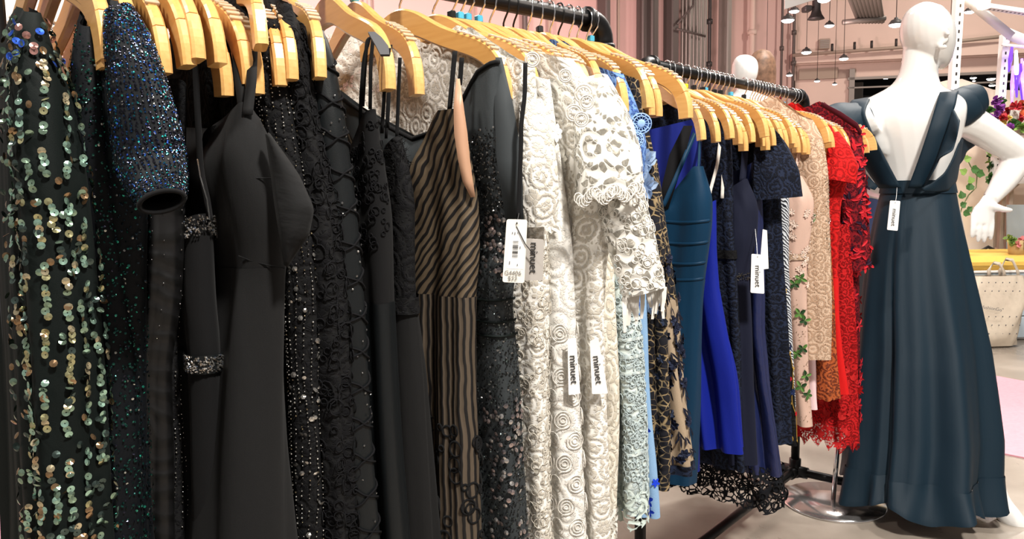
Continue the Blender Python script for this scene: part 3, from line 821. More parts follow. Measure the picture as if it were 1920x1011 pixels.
def sequins(t, g, n, pr, yr, r, cs, wts=None, jitter=.35, name='fine_sequins', seg=6, off=.002, cols=None):
    p = rng.uniform(*pr, n); y = rng.uniform(*yr, n)
    if cols: p = pr[0] + (np.floor((p - pr[0]) / (pr[1] - pr[0]) * cols) + .5) * (pr[1] - pr[0]) / cols + rng.normal(0, .0006, n)
    v = np.interp(y, g.yv, g.v)
    c, nn, tp, tv = g.frame(p, v, off)
    nn = nn + rng.normal(0, jitter, nn.shape); nn /= np.linalg.norm(nn, axis=1, keepdims=True)
    tp = tp - nn * np.sum(tp * nn, 1, keepdims=True); tp /= np.linalg.norm(tp, axis=1, keepdims=True)
    V, Fq, ix = discs(c, nn, tp, r * rng.uniform(.8, 1.2, n), seg)
    return stuff(npmesh(name, V, Fq, 'sequin', t, col=colors(n, cs, wts)[ix], smooth=False))
def beads(t, g, ps, yr, step_px, r, cs, wts=None, name='bead_strands', drop=.15, wob=.0015):
    P_, Y_ = [], []
    for p in ps:
        y = np.arange(yr[0] + rng.uniform(0, step_px), yr[1], step_px); y = y[rng.random(len(y)) > drop]
        P_.append(p + wob * np.sin(y * .02 + p * 90) + rng.normal(0, .0003, len(y))); Y_.append(y + rng.normal(0, 1, len(y)))
    p = np.concatenate(P_); y = np.concatenate(Y_); v = np.interp(y, g.yv, g.v)
    c, nn, tp, tv = g.frame(p, v, .0015)
    V, Fq, ix = octs(c, nn, r * rng.uniform(.7, 1.25, len(p)))
    return stuff(npmesh(name, V, Fq, 'bead', t, col=colors(len(p), cs, wts)[ix], smooth=True))
def eyelets(t, g, n, pr, yr, R, r, mat, name='eyelet_rings', grid=None, seg=12, off=.001):
    p = rng.uniform(*pr, n); y = rng.uniform(*yr, n)
    v = np.interp(y, g.yv, g.v); c, nn, tp, tv = g.frame(p, v, off)
    R = np.array(R)[rng.integers(0, len(R), n)] if isinstance(R, (list, tuple)) else R
    V, Fq = rings(c, nn, tp, R, r, seg)
    return stuff(npmesh(name, V, Fq, mat, t, smooth=True))
def flowers(t, g, spots, petals, ln, wd, cs, name='floral_applique', off=.003, bulge=.2, part=False, arc=2 * PI, mat='petal'):
    """spots: (p, y[, scale, angle]). Each flower petals blades on the cloth."""
    C_, N_, T_, L_, W_, K_ = [], [], [], [], [], []
    for sp in spots:
        p, y = sp[0], sp[1]; sc = sp[2] if len(sp) > 2 else 1; an = sp[3] if len(sp) > 3 else rng.uniform(0, 6)
        c, nn, tp, tv = g.frame(np.array([p]), np.array([np.interp(y, g.yv, g.v)]), off)
        tp = tp - nn * np.sum(tp * nn, 1, keepdims=True); tp /= np.linalg.norm(tp); b = np.cross(nn, tp)
        for k in range(petals):
            a = an + arc * k / petals
            C_.append(c[0]); N_.append(nn[0]); T_.append((math.cos(a) * tp + math.sin(a) * b)[0]); L_.append(ln * sc * rng.uniform(.8, 1.1)); W_.append(wd * sc); K_.append(cs[rng.integers(len(cs))])
    V, Fq, ix = petal_mesh(np.array(C_), np.array(N_), np.array(T_), np.array(L_), np.array(W_), bulge)
    o = npmesh(name, V, Fq, mat, t, col=np.array(K_)[ix], smooth=False)
    return stuff(o)
def band(t, g, y0, y1, mat, name='waistband', off=.003, pmax=None):
    return g.mesh(name, mat, t, float(g.vy(y0)), float(g.vy(y1)), off=off, nv=6)
def px_tube(t, name, mat, keys, flat=.6, seg=26, fold=.0, uvs=True, seed=1, closed_end=False, up_=None):
    """sleeve: keys (x, y, depth, width_px); elliptical tube with soft folds"""
    K = np.array(keys, float); n = 26; tt = np.linspace(0, len(K) - 1, n)
    k = np.stack([np.interp(tt, np.arange(len(K)), K[:, i]) for i in range(4)], 1)
    for _ in range(2): k[1:-1] = .25 * k[:-2] + .5 * k[1:-1] + .25 * k[2:]
    pts = [P(a, b, c) for a, b, c, w in k]; rs = [pxm(c, w) / 2 for a, b, c, w in k]
    V, UV = [], []
    r_ = np.random.default_rng(seed); ph = r_.uniform(0, 6, 4); ln = 0
    for i, p in enumerate(pts):
        tv = (pts[min(i + 1, n - 1)] - pts[max(i - 1, 0)]).normalized()
        e1 = (rt - tv * rt.dot(tv)).normalized(); e2 = tv.cross(e1)
        if i: ln += (p - pts[i - 1]).length
        for j in range(seg + 1):
            a = 2 * PI * j / seg; f = 1 + fold * (math.sin(5 * a + ph[0] + i * .1) + .6 * math.sin(9 * a + ph[1]))
            V.append(p + e1 * math.cos(a) * rs[i] * f + e2 * math.sin(a) * rs[i] * flat * f); UV.append((a * rs[i], -ln))
    idx = np.arange(n * (seg + 1)).reshape(n, seg + 1)
    q = np.stack([idx[:-1, :-1], idx[1:, :-1], idx[1:, 1:], idx[:-1, 1:]], -1).reshape(-1, 4)
    o = npmesh(name, np.array([tuple(v) for v in V]), q, mat, t, uv=np.array(UV))
    o['_end'] = 0; del o['_end']
    return o, pts, rs

SH = [(0, 0), (.12, .015), (.3, .05), (.42, .075), (.55, .06), (.75, .05), (1, 0)]      # shoulders lying on a hanger
SLIP = [(0, 0), (.06, -.01), (.22, -.085), (.42, -.095), (.62, -.06), (.72, 0), (.85, -.06), (1, -.05)]
STRAPLESS = [(0, 0), (.1, -.02), (.4, -.05), (1, 0)]

# ================================================================== near rack
# 1 large paillette gown ------------------------------------------------------
t, g = dress('black gown strung with large mint and gold paillettes, nearest the rack post', 'A',
             [(26, 52, 74), (45, 40, 86), (100, 34, 95), (140, 32, 112), (200, 30, 130), (330, 32, 150), (480, 40, 166), (670, 52, 186), (850, 62, 198), (1011, 70, 207), (1900, 90, 260)],
             'dark_green_net', d=.70, yaw=-5, L=.26, top=[(0, 0), (.3, .02), (.6, .02), (1, 0)], fold=(.001, .006), name='sequin_gown', span=.1)
seq_me = {}
for k in SEQC:
    m = MB(); sg = 14; R_, r_ = .0034, .0006
    vs = [(r_ * math.cos(2 * PI * i / sg), r_ * math.sin(2 * PI * i / sg), .0) for i in range(sg)] + [(R_ * math.cos(2 * PI * i / sg), R_ * math.sin(2 * PI * i / sg), .0007) for i in range(sg)]
    m.add(vs, [(i, sg + i, sg + (i + 1) % sg, (i + 1) % sg) for i in range(sg)], True); seq_me[k] = m.mesh('sequin', 'sequin_' + k)
root_loc = parent_loc(t)
def put_sequin(p, y, k, tilt=.3, rec=None):
    c, nn, tp, tv = g.frame(np.array([p]), np.array([np.interp(y, g.yv, g.v)]), .0035)
    nv = Vector(nn[0]) + Vector(rng.normal(0, tilt, 3)); nv.normalize()
    if rec is not None: rec.append((Vector(c[0]), nv, k)); return
    o = bpy.data.objects.new('sequin', seq_me[k]); COL.objects.link(o); o.parent = t
    o.location = Vector(c[0]) - root_loc; o.rotation_mode = 'QUATERNION'; o.rotation_quaternion = Vector((0, 0, 1)).rotation_difference(nv)
rest = []; cnt = 0
kinds = ['mint', 'sage', 'olive', 'champagne', 'bronze', 'unlit']; wk = [.32, .2, .18, .14, .06, .1]
plan = []
for ci, p in enumerate(np.linspace(-.052, .054, 9)):
    y = 105 + rng.uniform(0, 20)
    while y < 1020:
        run = rng.integers(2, 7); kk = rng.choice(kinds, p=wk)
        for _ in range(run):
            if y > 1020: break
            k = kk if rng.random() < .45 else rng.choice(kinds, p=wk)
            if ci == 0 and rng.random() < .6: k = 'violet' if rng.random() < .2 else 'bronze'
            plan.append((p + .004 * math.sin(y * .012 + ci) + rng.normal(0, .0008), y, k)); y += 10.2
        y += rng.choice([9, 16, 26, 40, 60], p=[.35, .3, .2, .1, .05])
for _ in range(46):
    plan.append((rng.uniform(-.045, .045), rng.uniform(42, 130), rng.choice(['blue', 'rose', 'bronze', 'unlit', 'sage', 'blue'])))
order = rng.permutation(len(plan))
for i in order:
    p, y, k = plan[i]
    if cnt < 300: put_sequin(p, y, k); cnt += 1
    else: put_sequin(p, y, k, rec=rest)
for _ in range(500): put_sequin(rng.uniform(-.1, .1), rng.uniform(60, 1500), rng.choice(['unlit', 'bronze', 'sage']), .5, rec=rest)
C_ = np.array([tuple(a) for a, b, k in rest]); N_ = np.array([tuple(b) for a, b, k in rest]); K_ = np.array([SEQC[k] for a, b, k in rest])
T_ = np.cross(N_, np.array([.3, .2, .9])); T_ /= np.linalg.norm(T_, axis=1, keepdims=True)
V, Fq, ix = discs(C_, N_, T_, .0034, 9); stuff(npmesh('small_sequins', V, Fq, 'sequin', t, col=K_[ix], smooth=False))

# 2 dark green sequin gown
t, g = dress('very dark green micro-sequin gown squeezed beside the paillette gown', 'A',
             [(52, 152, 180), (100, 140, 190), (200, 136, 205), (400, 150, 225), (670, 190, 258), (1011, 206, 268), (1900, 230, 330)], 'navy_net', d=.735, yaw=-17, L=.24, top=[(0, 0), (.3, .03), (.6, .03), (1, 0)], fold=(.001, .005), name='sequin_gown', span=.12)
sequins(t, g, 2600, (-.06, .05), (58, 1020), .00115, [(.01, .05, .045), (.02, .10, .08), (.03, .03, .05), (.05, .30, .22), (.5, .5, .45)], [.45, .3, .15, .07, .03])

# 3 blue cap sleeve sequin dress
t, g = dress('black dress with cap sleeve of blue and green sequins', 'A',
             [(4, 205, 228), (40, 192, 250), (120, 190, 262), (250, 190, 275), (350, 192, 268), (600, 196, 262), (1011, 206, 264), (1900, 230, 320)], 'navy_net', d=.745, yaw=-14, L=.26, top=SH, fold=(.001, .005), name='sequin_dress', span=.15)
sequins(t, g, 2400, (-.06, .06), (20, 1020), .0012, [(.01, .02, .03), (.02, .12, .10), (.02, .25, .18), (.3, .3, .3)], [.62, .22, .1, .06])
o, pts, rs = px_tube(t, 'sleeve', 'navy_net', [(222, 18, .72, 48), (240, 80, .705, 84), (258, 160, .695, 104), (272, 240, .69, 126), (284, 305, .685, 128), (298, 352, .665, 104), (304, 378, .648, 80)], flat=.55)
n = 7600; ii = rng.uniform(0, 25, n); aa = rng.uniform(0, 2 * PI, n); aa = np.round(aa * 40 / (2 * PI)) * 2 * PI / 40 + rng.normal(0, .02, n)
C_, N_, T_ = [], [], []
for i, a in zip(ii, aa):
    i0 = int(i); f = i - i0; i1 = min(i0 + 1, 25); p = pts[i0].lerp(pts[i1], f); tv = (pts[i1] - pts[max(i1 - 1, 0)]).normalized() if i1 > 0 else Vector((0, 0, -1))
    e1 = (rt - tv * rt.dot(tv)).normalized(); e2 = tv.cross(e1); r = rs[i0] * (1 - f) + rs[i1] * f + .0012
    nv = (e1 * math.cos(a) * .55 + e2 * math.sin(a)).normalized(); C_.append(p + e1 * math.cos(a) * r + e2 * math.sin(a) * r * .55); N_.append(nv); T_.append(tv)
C_ = np.array([tuple(v) for v in C_]); N_ = np.array([tuple(v) for v in N_]) + rng.normal(0, .3, (n, 3)); N_ /= np.linalg.norm(N_, axis=1, keepdims=True); T_ = np.array([tuple(v) for v in T_])
V, Fq, ix = discs(C_, N_, T_, .00098, 6)
xs = np.array([proj(c)[0] - (190 + (proj(c)[1]) * .2) for c in C_])
base = colors(n, [(.012, .012, .02), (.01, .05, .16), (.01, .10, .14), (.02, .02, .04), (.45, .45, .42), (.05, .15, .75), (.02, .45, .40)], [.56, .12, .09, .14, .02, .04, .03])
stuff(npmesh('sleeve_sequins', V, Fq, 'sequin', t, col=base[ix], smooth=False))
px_tube(t, 'sleeve_lining', 'black_velvet', [(272, 240, .70, 80), (284, 305, .695, 84), (297, 352, .670, 92), (303.5, 376, .650, 77)], flat=.52)
m = MB(); e = pts[-1]; ring = []
for k in range(25):
    a = 2 * PI * k / 24; tv = (pts[-1] - pts[-3]).normalized(); e1 = (rt - tv * rt.dot(tv)).normalized(); e2 = tv.cross(e1); ring.append(e + e1 * math.cos(a) * rs[-1] + e2 * math.sin(a) * rs[-1] * .55)
m.tube(ring, .0022, 6, caps=False); m.build('sleeve_piping', 'black_velvet', t)

# 4 ruched black
t, g = dress('black velvet dress with ruched shiny side, under the bare hanger tips', 'A',
             [(165, 268, 318), (300, 270, 330), (430, 272, 337), (560, 268, 330), (690, 260, 308), (1011, 258, 306), (1800, 250, 340)], 'ruched', d=.775, yaw=-10, L=.28, fold=(.002, .009), top=SLIP, name='velvet_dress', lam=(.02, .036, .07))
beads(t, g, [-.03, -.02, .0, .01, .022], (180, 640), 26, .0009, [(.4, .4, .4)], drop=.5, name='bead_trim')
# 5 silver beaded strand gown
t, g = dress('black gown with silver bead strands between the ruched velvet and rhinestone dresses', 'A',
             [(150, 300, 345), (440, 302, 342), (560, 305, 350), (700, 302, 350), (850, 304, 355), (1011, 312, 364), (1900, 320, 430)], 'black_lace', d=.82, fold=(.001, .006), top=SLIP, name='beaded_gown')
beads(t, g, np.linspace(-.035, .035, 11), (400, 1020), 9, .0011, [(.75, .72, .66), (.35, .33, .30), (.9, .88, .8)], [.4, .4, .2], drop=.22, wob=.003)
# 6 rhinestone neckline dress
t, g = dress('black stretch dress with rhinestone neckline and belt', 'A',
             [(400, 346, 398), (560, 348, 405), (665, 358, 415), (800, 362, 414), (1011, 366, 416), (1800, 370, 450)], 'black_velvet', d=.80, fold=(.001, .006), top=[(0, 0), (.2, -.03), (.5, -.06), (1, 0)], name='rhinestone_dress', span=.1)
def stones(t, g, n, pr, yr, r, name):
    p = rng.uniform(*pr, n); y = rng.uniform(*yr, n); c, nn, tp, tv = g.frame(p, np.interp(y, g.yv, g.v), .0035)
    V, Fq, ix = octs(c, nn, r * rng.uniform(.7, 1.2, n)); return stuff(npmesh(name, V, Fq, 'rhinestone', t, col=colors(n, [(.95, .93, .9), (.7, .6, .5), (.5, .6, .8), (.35, .33, .3)], [.5, .2, .1, .2])[ix], smooth=False))
band(t, g, 660, 694, 'black_satin', 'belt'); stones(t, g, 420, (-.045, .045), (662, 692), .0013, 'belt_rhinestones')
stones(t, g, 260, (-.03, .03), (402, 440), .0012, 'neckline_rhinestones')
strap(t, [(366, 110, .81), (370, 205, .80), (376, 320, .80), (388, 372, .795), (394, 412, .79)], .006, 'black_velvet')
q = [P(a, b, .788) for a, b in zip(np.interp(np.linspace(0, 3, 60), range(4), [370, 375, 388, 393]), np.interp(np.linspace(0, 3, 60), range(4), [300, 330, 374, 412]))]
V, Fq, ix = octs(np.array([tuple(v) for v in q]), None, .0011); stuff(npmesh('strap_rhinestones', V, Fq, 'rhinestone', t, col=np.full((len(V), 3), .8), smooth=False))
# 6b black lace strip
t, g = dress('black corded lace dress showing as a sliver left of the plain crepe dress', 'A',
             [(235, 385, 426), (420, 396, 432), (600, 406, 440), (1011, 410, 450), (1700, 410, 470)], 'black_lace', d=.86, fold=(.001, .007), top=SLIP, name='lace_dress')
# 7 plain black crepe
t, g = dress('plain matte black crepe dress with folded-over side flap and waist seam', 'A',
             [(192, 448, 466), (240, 430, 498), (290, 414, 515), (345, 416, 530), (390, 424, 540), (425, 432, 542), (455, 440, 540), (485, 446, 537), (500, 447, 535), (520, 445, 534), (700, 420, 534), (850, 400, 538), (1011, 380, 549), (1800, 330, 620)],
             'black_crepe', d=.80, yaw=-4, fold=(.0008, .005), top=[(0, 0), (.3, -.02), (1, 0)], name='crepe_dress', split=498, lam=(.05, .09, .15))
strap(t, [(444, 60, .84), (446, 130, .815), (456, 205, .80)], .010, 'black_crepe'); strap(t, [(474, 90, .83), (472, 150, .80), (464, 215, .785)], .010, 'black_crepe')
crepe_root = t
m = MB(); ww = [P(x, y, .7745) for x, y in ((447, 480), (470, 489), (500, 497), (534, 503))]; m.tube(ww, .0007, 5); m.build('waist_seam', 'black_velvet', t)
m = MB(); m.tube([P(x, y, .772) for x, y in ((455, 336), (488, 334), (520, 335))], .0007, 5); m.build('bust_seam', 'black_velvet', t)
# 8 silver beaded dress
t, g = dress('black dress covered in vertical silver bead strands, right of the crepe dress', 'A',
             [(38, 500, 520), (75, 491, 531), (200, 490, 549), (300, 500, 568), (450, 522, 592), (600, 532, 598), (800, 538, 603), (1011, 545, 612), (1900, 560, 660)], 'black_lace', d=.862, fold=(.001, .005), top=SH, span=.12, name='beaded_dress')
beads(t, g, np.linspace(-.04, .04, 13), (42, 1025), 8.2, .00125, [(.78, .76, .70), (.30, .29, .27), (.95, .93, .88), (.40, .32, .2)], [.34, .36, .15, .15], drop=.2, wob=.002)
sequins(t, g, 60, (-.03, .03), (430, 1000), .003, [(.5, .48, .45), (.3, .28, .26)], name='silver_sequins')
# 9 black lace
t, g = dress('black lace dress with thick gathered shoulder', 'A',
             [(10, 528, 548), (40, 516, 560), (120, 526, 580), (250, 542, 602), (400, 564, 630), (600, 584, 646), (800, 592, 655), (1011, 602, 668), (1800, 615, 720)], 'black_lace', d=.875, fold=(.003, .008), top=SH, span=.12, name='lace_dress', lam=(.02, .04, .08))
eyelets(t, g, 420, (-.05, .05), (60, 1020), [.004, .006, .009], .0008, 'black_lace', name='corded_loops', seg=9)
# 10 lattice
t, g = dress('black dress with beaded lattice bands between lace strip and slip dress', 'A',
             [(58, 592, 606), (90, 583, 620), (200, 587, 642), (400, 612, 668), (600, 632, 686), (800, 646, 697), (1011, 656, 715), (1700, 670, 760)], 'black_satin', d=.895, fold=(.0006, .003), top=SH, span=.12, name='lattice_dress')
for s in (-1, 1):
    for k in range(15):
        y0 = 90 + k * 66; y1 = y0 + 78
        y = np.linspace(y0, y1, 26); p = s * np.linspace(-.045, .045, 26); p = p + .003 * np.sin(y * .2)
        c, nn, tp, tv = g.frame(p, np.interp(y, g.yv, g.v), .0015)
        m = MB(); m.tube([tuple(q) for q in c], .0014, 5); m.build('beaded_cord', 'black_lace', t)
sequins(t, g, 150, (-.045, .045), (120, 1010), .0013, [(.6, .58, .55), (.2, .2, .2)], [.25, .75], name='lattice_beads')
# 11 slip
t, g = dress('black satin slip dress with spaghetti straps looped on the padded hanger', 'A',
             [(205, 684, 706), (300, 676, 722), (400, 674, 735), (560, 682, 740), (800, 690, 752), (1011, 700, 766), (1700, 710, 800)], 'black_velvet', d=.93, fold=(.001, .007), top=SLIP, span=.18, name='slip_dress', split=566, mat2='black_satin')
for pts_ in ([(693, 70, .93), (682, 110, .935), (676, 190, .94), (676, 300, .94)], [(700, 66, .925), (695, 120, .925), (694, 205, .925)], [(700, 66, .93), (688, 75, .93), (684, 130, .935), (680, 200, .94)], [(730, 90, .93), (722, 150, .94), (716, 250, .95)]):
    strap(t, pts_, .0042, 'black_velvet')
eyelets(t, g, 90, (-.01, .05), (230, 470), [.003, .005], .0007, 'black_lace', name='lace_trim', seg=9)
m = MB(); a = [P(697, 62, .905), P(706, 72, .90), P(717, 88, .893), P(722, 104, .888)]; m.ribbon(a, [.008, .012, .014, .010], rt, .004); m.build('loop_pad', 'grey_pad', t)
# 12 lace bodice
t, g = dress('black dress with eyelash-lace bodice, braided belt and smooth skirt', 'A',
             [(255, 732, 756), (360, 738, 783), (470, 740, 785), (560, 744, 788), (700, 748, 802), (1011, 755, 819), (1700, 770, 860)], 'black_lace', d=.955, fold=(.001, .008), top=SLIP, span=.2, name='lace_bodice_dress', split=572, mat2='black_crepe')
band(t, g, 555, 586, 'black_lace', 'braided_belt', .004)
strap(t, [(750, 108, .95), (747, 180, .955), (744, 260, .955)], .0042, 'black_velvet'); strap(t, [(728, 168, .97), (724, 260, .97)], .0035, 'black_velvet'); strap(t, [(733, 84, .96), (731, 150, .96), (727, 240, .96)], .0035, 'black_velvet')
fr = MB()
for k in range(120):
    p = rng.uniform(-.02, .05); y = 262 + rng.uniform(0, 30) + abs(p) * 1800
    c, nn, tp, tv = g.frame(np.array([p]), np.array([np.interp(y, g.yv, g.v)]), .001); c = Vector(c[0]); dv = (Vector(nn[0]) + Vector(rng.normal(0, .6, 3)) + Vector((0, 0, .5))).normalized() * .007
    fr.tube([c, c + dv], [.0004, .0002], 3)
stuff(fr.build('eyelash_fringe', 'black_velvet', t))
# 13 zebra
t, g = dress('gold and black zebra-stripe dress with orange satin facing', 'A',
             [(205, 842, 868), (260, 845, 874), (330, 850, 886), (372, 856, 894), (480, 850, 896), (556, 848, 888), (700, 846, 888), (850, 842, 892), (1011, 838, 896), (1700, 840, 920)],
             'zebra_bodice', d=.985, yaw=6, fold=(.001, .005), top=[(0, 0), (.1, .0), (.3, -.085), (.5, -.1), (.75, 0), (1, -.05)], span=.22, name='zebra_dress', split=556, mat2='zebra_skirt')
strap(t, [(853, 96, .99), (848, 150, .985), (843, 205, .985)], .006, 'black_velvet')
strap(t, [(866, 108, 1.0), (862, 160, 1.0)], .006, 'black_velvet')
m = MB(); q = [(859, 148, .978), (860, 200, .974), (864, 250, .972), (870, 300, .970), (877, 340, .968), (887, 370, .966)]
m.ribbon([P(*v) for v in q], [.004, .0125, .0165, .015, .013, .006], rt, .002); m.build('satin_facing', 'orange_satin', t, smooth=True)
eyelets(t, g, 34, (-.02, .08), (800, 1015), [.004, .007, .010], .0016, 'black_velvet', name='scroll_embroidery', seg=14)
# 14 grey beaded gown
t, g = dress('charcoal mesh gown with beaded neckline, sequins and beaded bands', 'A',
             [(118, 912, 938), (200, 905, 946), (300, 910, 966), (420, 925, 985), (470, 915, 972), (560, 902, 957), (700, 915, 972), (850, 925, 980), (1011, 930, 989), (1700, 930, 1010)],
             'grey_mesh', d=1.0, yaw=7, fold=(.0008, .004), top=[(0, 0), (.08, -.01), (.25, -.075), (.45, -.088), (.65, -.06), (.85, -.03), (1, 0)], span=.14, name='beaded_gown')
vv = g.vy
sequins(t, g, 3600, (-.02, .34), (235, 420), .0015, [(.05, .055, .06), (.12, .12, .12), (.35, .35, .34), (.02, .02, .02)], [.4, .3, .1, .2], name='neckline_beading')
sequins(t, g, 3600, (-.018, .14), (420, 1020), .0014, [(.03, .035, .04), (.08, .10, .10), (.25, .25, .25), (.02, .02, .02)], [.45, .3, .08, .17], name='body_beading')
pl = [(rng.uniform(.0, .05), rng.uniform(400, 520)) for _ in range(60)] + [(rng.uniform(-.02, .05), rng.uniform(730, 1010)) for _ in range(110)]
C_ = np.array(pl); c, nn, tp, tv = g.frame(C_[:, 0], np.interp(C_[:, 1], g.yv, g.v), .0035); nn = nn + rng.normal(0, .25, nn.shape); nn /= np.linalg.norm(nn, axis=1, keepdims=True)
V, Fq, ix = discs(c, nn, tp, .0033, 10); stuff(npmesh('smoke_sequins', V, Fq, 'sequin', t, col=colors(len(pl), [(.42, .34, .33), (.5, .48, .47), (.2, .18, .19)], [.35, .25, .4])[ix], smooth=False))
for y in (600, 626, 560):
    ps = np.linspace(-.02, .2, 40); c, nn, tp, tv = g.frame(ps, np.full(40, float(vv(y))), .002); m = MB(); m.tube([tuple(q) for q in c], .0017, 5); m.build('beaded_band', 'dark_green_net', t)
ps = np.linspace(-.0, .32, 60); c, nn, tp, tv = g.frame(ps, np.zeros(60), .001); m = MB(); m.tube([tuple(q) for q in c], .003, 6); m.build('neckline_binding', 'black_velvet', t)
m = MB(); q = [(935, 108, 1.0), (945, 200, .985), (955, 300, .975), (965, 415, .968)]; m.ribbon([P(*v) for v in q], [.008, .024, .032, .022], rt, .002); m.build('mesh_panel', 'grey_mesh', t, smooth=True)
strap(t, [(985, 118, .985), (984, 180, .975), (977, 235, .965), (977, 270, .962), (974, 350, .955), (972, 408, .952)], .0055, 'black_velvet', 'tie_cord')
# hanging cord with price tags --------------------------------------------------
def text_mesh(txt, size, mat, parent, origin, right_, up_, name='lettering', extr=.0002, align='CENTER'):
    cu = bpy.data.curves.new('lettering', 'FONT'); cu.body = txt; cu.size = size; cu.extrude = extr; cu.align_x = align; cu.align_y = 'CENTER'; cu.resolution_u = 3
    tmp = bpy.data.objects.new('tmp_text', cu); COL.objects.link(tmp)
    dg = bpy.context.evaluated_depsgraph_get(); me = bpy.data.meshes.new_from_object(tmp.evaluated_get(dg)); bpy.data.objects.remove(tmp); bpy.data.curves.remove(cu)
    me.materials.clear(); me.materials.append(MATS[mat]); me.name = name
    o = bpy.data.objects.new(name, me); COL.objects.link(o); o.parent = parent
    R = Vector(right_).normalized(); U = Vector(up_); U = (U - R * U.dot(R)).normalized(); Z = R.cross(U)
    M = Matrix(((R.x, U.x, Z.x, 0), (R.y, U.y, Z.y, 0), (R.z, U.z, Z.z, 0), (0, 0, 0, 1)))
    o.matrix_local = Matrix.Translation(Vector(origin) - parent_loc(parent)) @ M
    return o
def price_tag(label, corners, d, mat, text=None, tsize=None, hole=True, string=None, strmat='thread_white', bar=False, hand=None, extra=None, tpos=(.5, .52), tdir=1):
    """corners px: top-left, top-right, bottom-right, bottom-left"""
    q = [P(x, y, d) for x, y in corners]; c = sum(q, Vector()) / 4
    t = thing('price_tag', label, 'tag', c)
    R = ((q[1] - q[0]) + (q[2] - q[3])).normalized(); U = ((q[0] - q[3]) + (q[1] - q[2])).normalized(); Nn = R.cross(U).normalized()
    if Nn.dot(CV - c) < 0: Nn = -Nn
    w = (q[1] - q[0]).length; h = (q[0] - q[3]).length; rr = w * .09; m = MB(); out = []
    def at(u, v): return q[0].lerp(q[1], u).lerp(q[3].lerp(q[2], u), v)
    for (u, v, su, sv) in ((0, 0, 1, 1), (1, 0, -1, 1), (1, 1, -1, -1), (0, 1, 1, -1)):
        ks = [(0, rr), (rr * .3, rr * .3), (rr, 0)]
        if (u, v) in ((1, 0), (0, 1)): ks = ks[::-1]
        for a, b in ks: out.append(at(u + su * a / w, v + sv * b / h))
    n = len(out); th = Nn * .0007
    m.add([v + th for v in out] + [v - th for v in out], [tuple(range(n)), tuple(range(2 * n - 1, n - 1, -1))] + [(i, i + n, (i + 1) % n + n, (i + 1) % n) for i in range(n)])
    card = m.build('card', mat, t)
    f = Nn * .0016
    if hole:
        m = MB(); m.lathe(at(.5, .06) + f, [(.0002, 0), (.0011, 0), (.0011, .0003), (.0002, .0003)], 12, Nn); m.build('string_hole', 'ink', t)
    if text: text_mesh(text, tsize or w * 1.05, 'ink', t, at(*tpos) + f, -U, R, 'lettering')
    if bar:
        m = MB(); o_ = []
        for k in range(30):
            v = .30 + k * .0098
            if rng.random() < .78:
                hh = h * .0098 * rng.choice([.35, .6, .8]); a = at(.37, v) + f; b = at(.63, v) + f
                m.add([a, b, b - U * hh, a - U * hh], [(0, 1, 2, 3)])
        m.build('barcode', 'ink', t)
        m = MB(); a = [at(u, v) + Nn * .0009 for u, v in ((.2, .15), (.93, .15), (.93, .78), (.16, .78))]; m.add(a, [(0, 1, 2, 3)]); m.build('label_sticker', 'tag_white', t)
        m = MB()
        for (u, v, l) in ((.3, .2, .03), (.42, .2, .04), (.55, .2, .02), (.7, .42, .04), (.25, .66, .05), (.62, .7, .03)):
            a = at(u, v) + f; m.add([a, a + R * w * .04, a + R * w * .04 - U * h * l, a - U * h * l], [(0, 1, 2, 3)])
        m.build('fine_print', 'ink_soft', t)
    if hand:
        for k, s in enumerate(hand): text_mesh(s, w * .30, 'pencil', t, at(.45, .845 + k * .085) + f, R, U, 'handwriting', .0001)
    if string:
        m = MB(); m.tube([P(*s) for s in string], .0006, 6); m.build('string', strmat, t)
    return t
price_tag('cream price tag with barcode and handwritten price beside the grey gown', [(950, 411), (989, 412), (983, 531), (942, 529)], .945, 'tag_cream', bar=True, hand=['G4406', '$33'],
          string=[(973, 400, .95), (971, 410, .947), (969, 419, .944)], strmat='thread_dark')
price_tag('grey brand tag overlapping the cream barcode tag', [(985, 447), (1020, 449), (1018, 526), (981, 526)], .950, 'tag_grey', 'minuet', .0138, hole=False,
          string=[(968, 424, .944), (976, 440, .943), (985, 458, .943), (1003, 480, .943)], strmat='thread_dark', tpos=(.48, .45))


# 15 white guipure dress
t, g = dress('white guipure lace dress with short bell sleeve, left edge of the white group', 'A',
             [(125, 975, 1004), (220, 968, 1012), (330, 962, 1020), (450, 960, 1030), (560, 960, 1034), (700, 968, 1030), (850, 976, 1032), (1011, 984, 1038), (1600, 985, 1060)], 'white_guipure', d=1.045, top=SH, span=.2, fold=(.001, .005), name='white_lace_dress')
o, pts, rs = px_tube(t, 'sleeve', 'white_guipure', [(995, 190, 1.02, 44), (1005, 250, 1.01, 66), (1008, 320, 1.0, 78), (1010, 380, 1.0, 76), (1012, 425, 1.0, 60)], flat=.5, fold=.03)
eyelets(t, g, 260, (-.06, .045), (440, 1020), [.003, .0045, .007], .0005, 'white_guipure', off=.0012)
# sheer behind
t, g = dress('sheer pale lace top hanging behind the black straps and zebra dress', 'A',
             [(110, 845, 880), (200, 850, 890), (300, 855, 895), (420, 860, 900), (600, 865, 905)], 'sheer_white', d=1.22, yaw=22, L=.4, top=SH, span=.4, fold=(.002, .006), name='sheer_lace_top', cat='top')
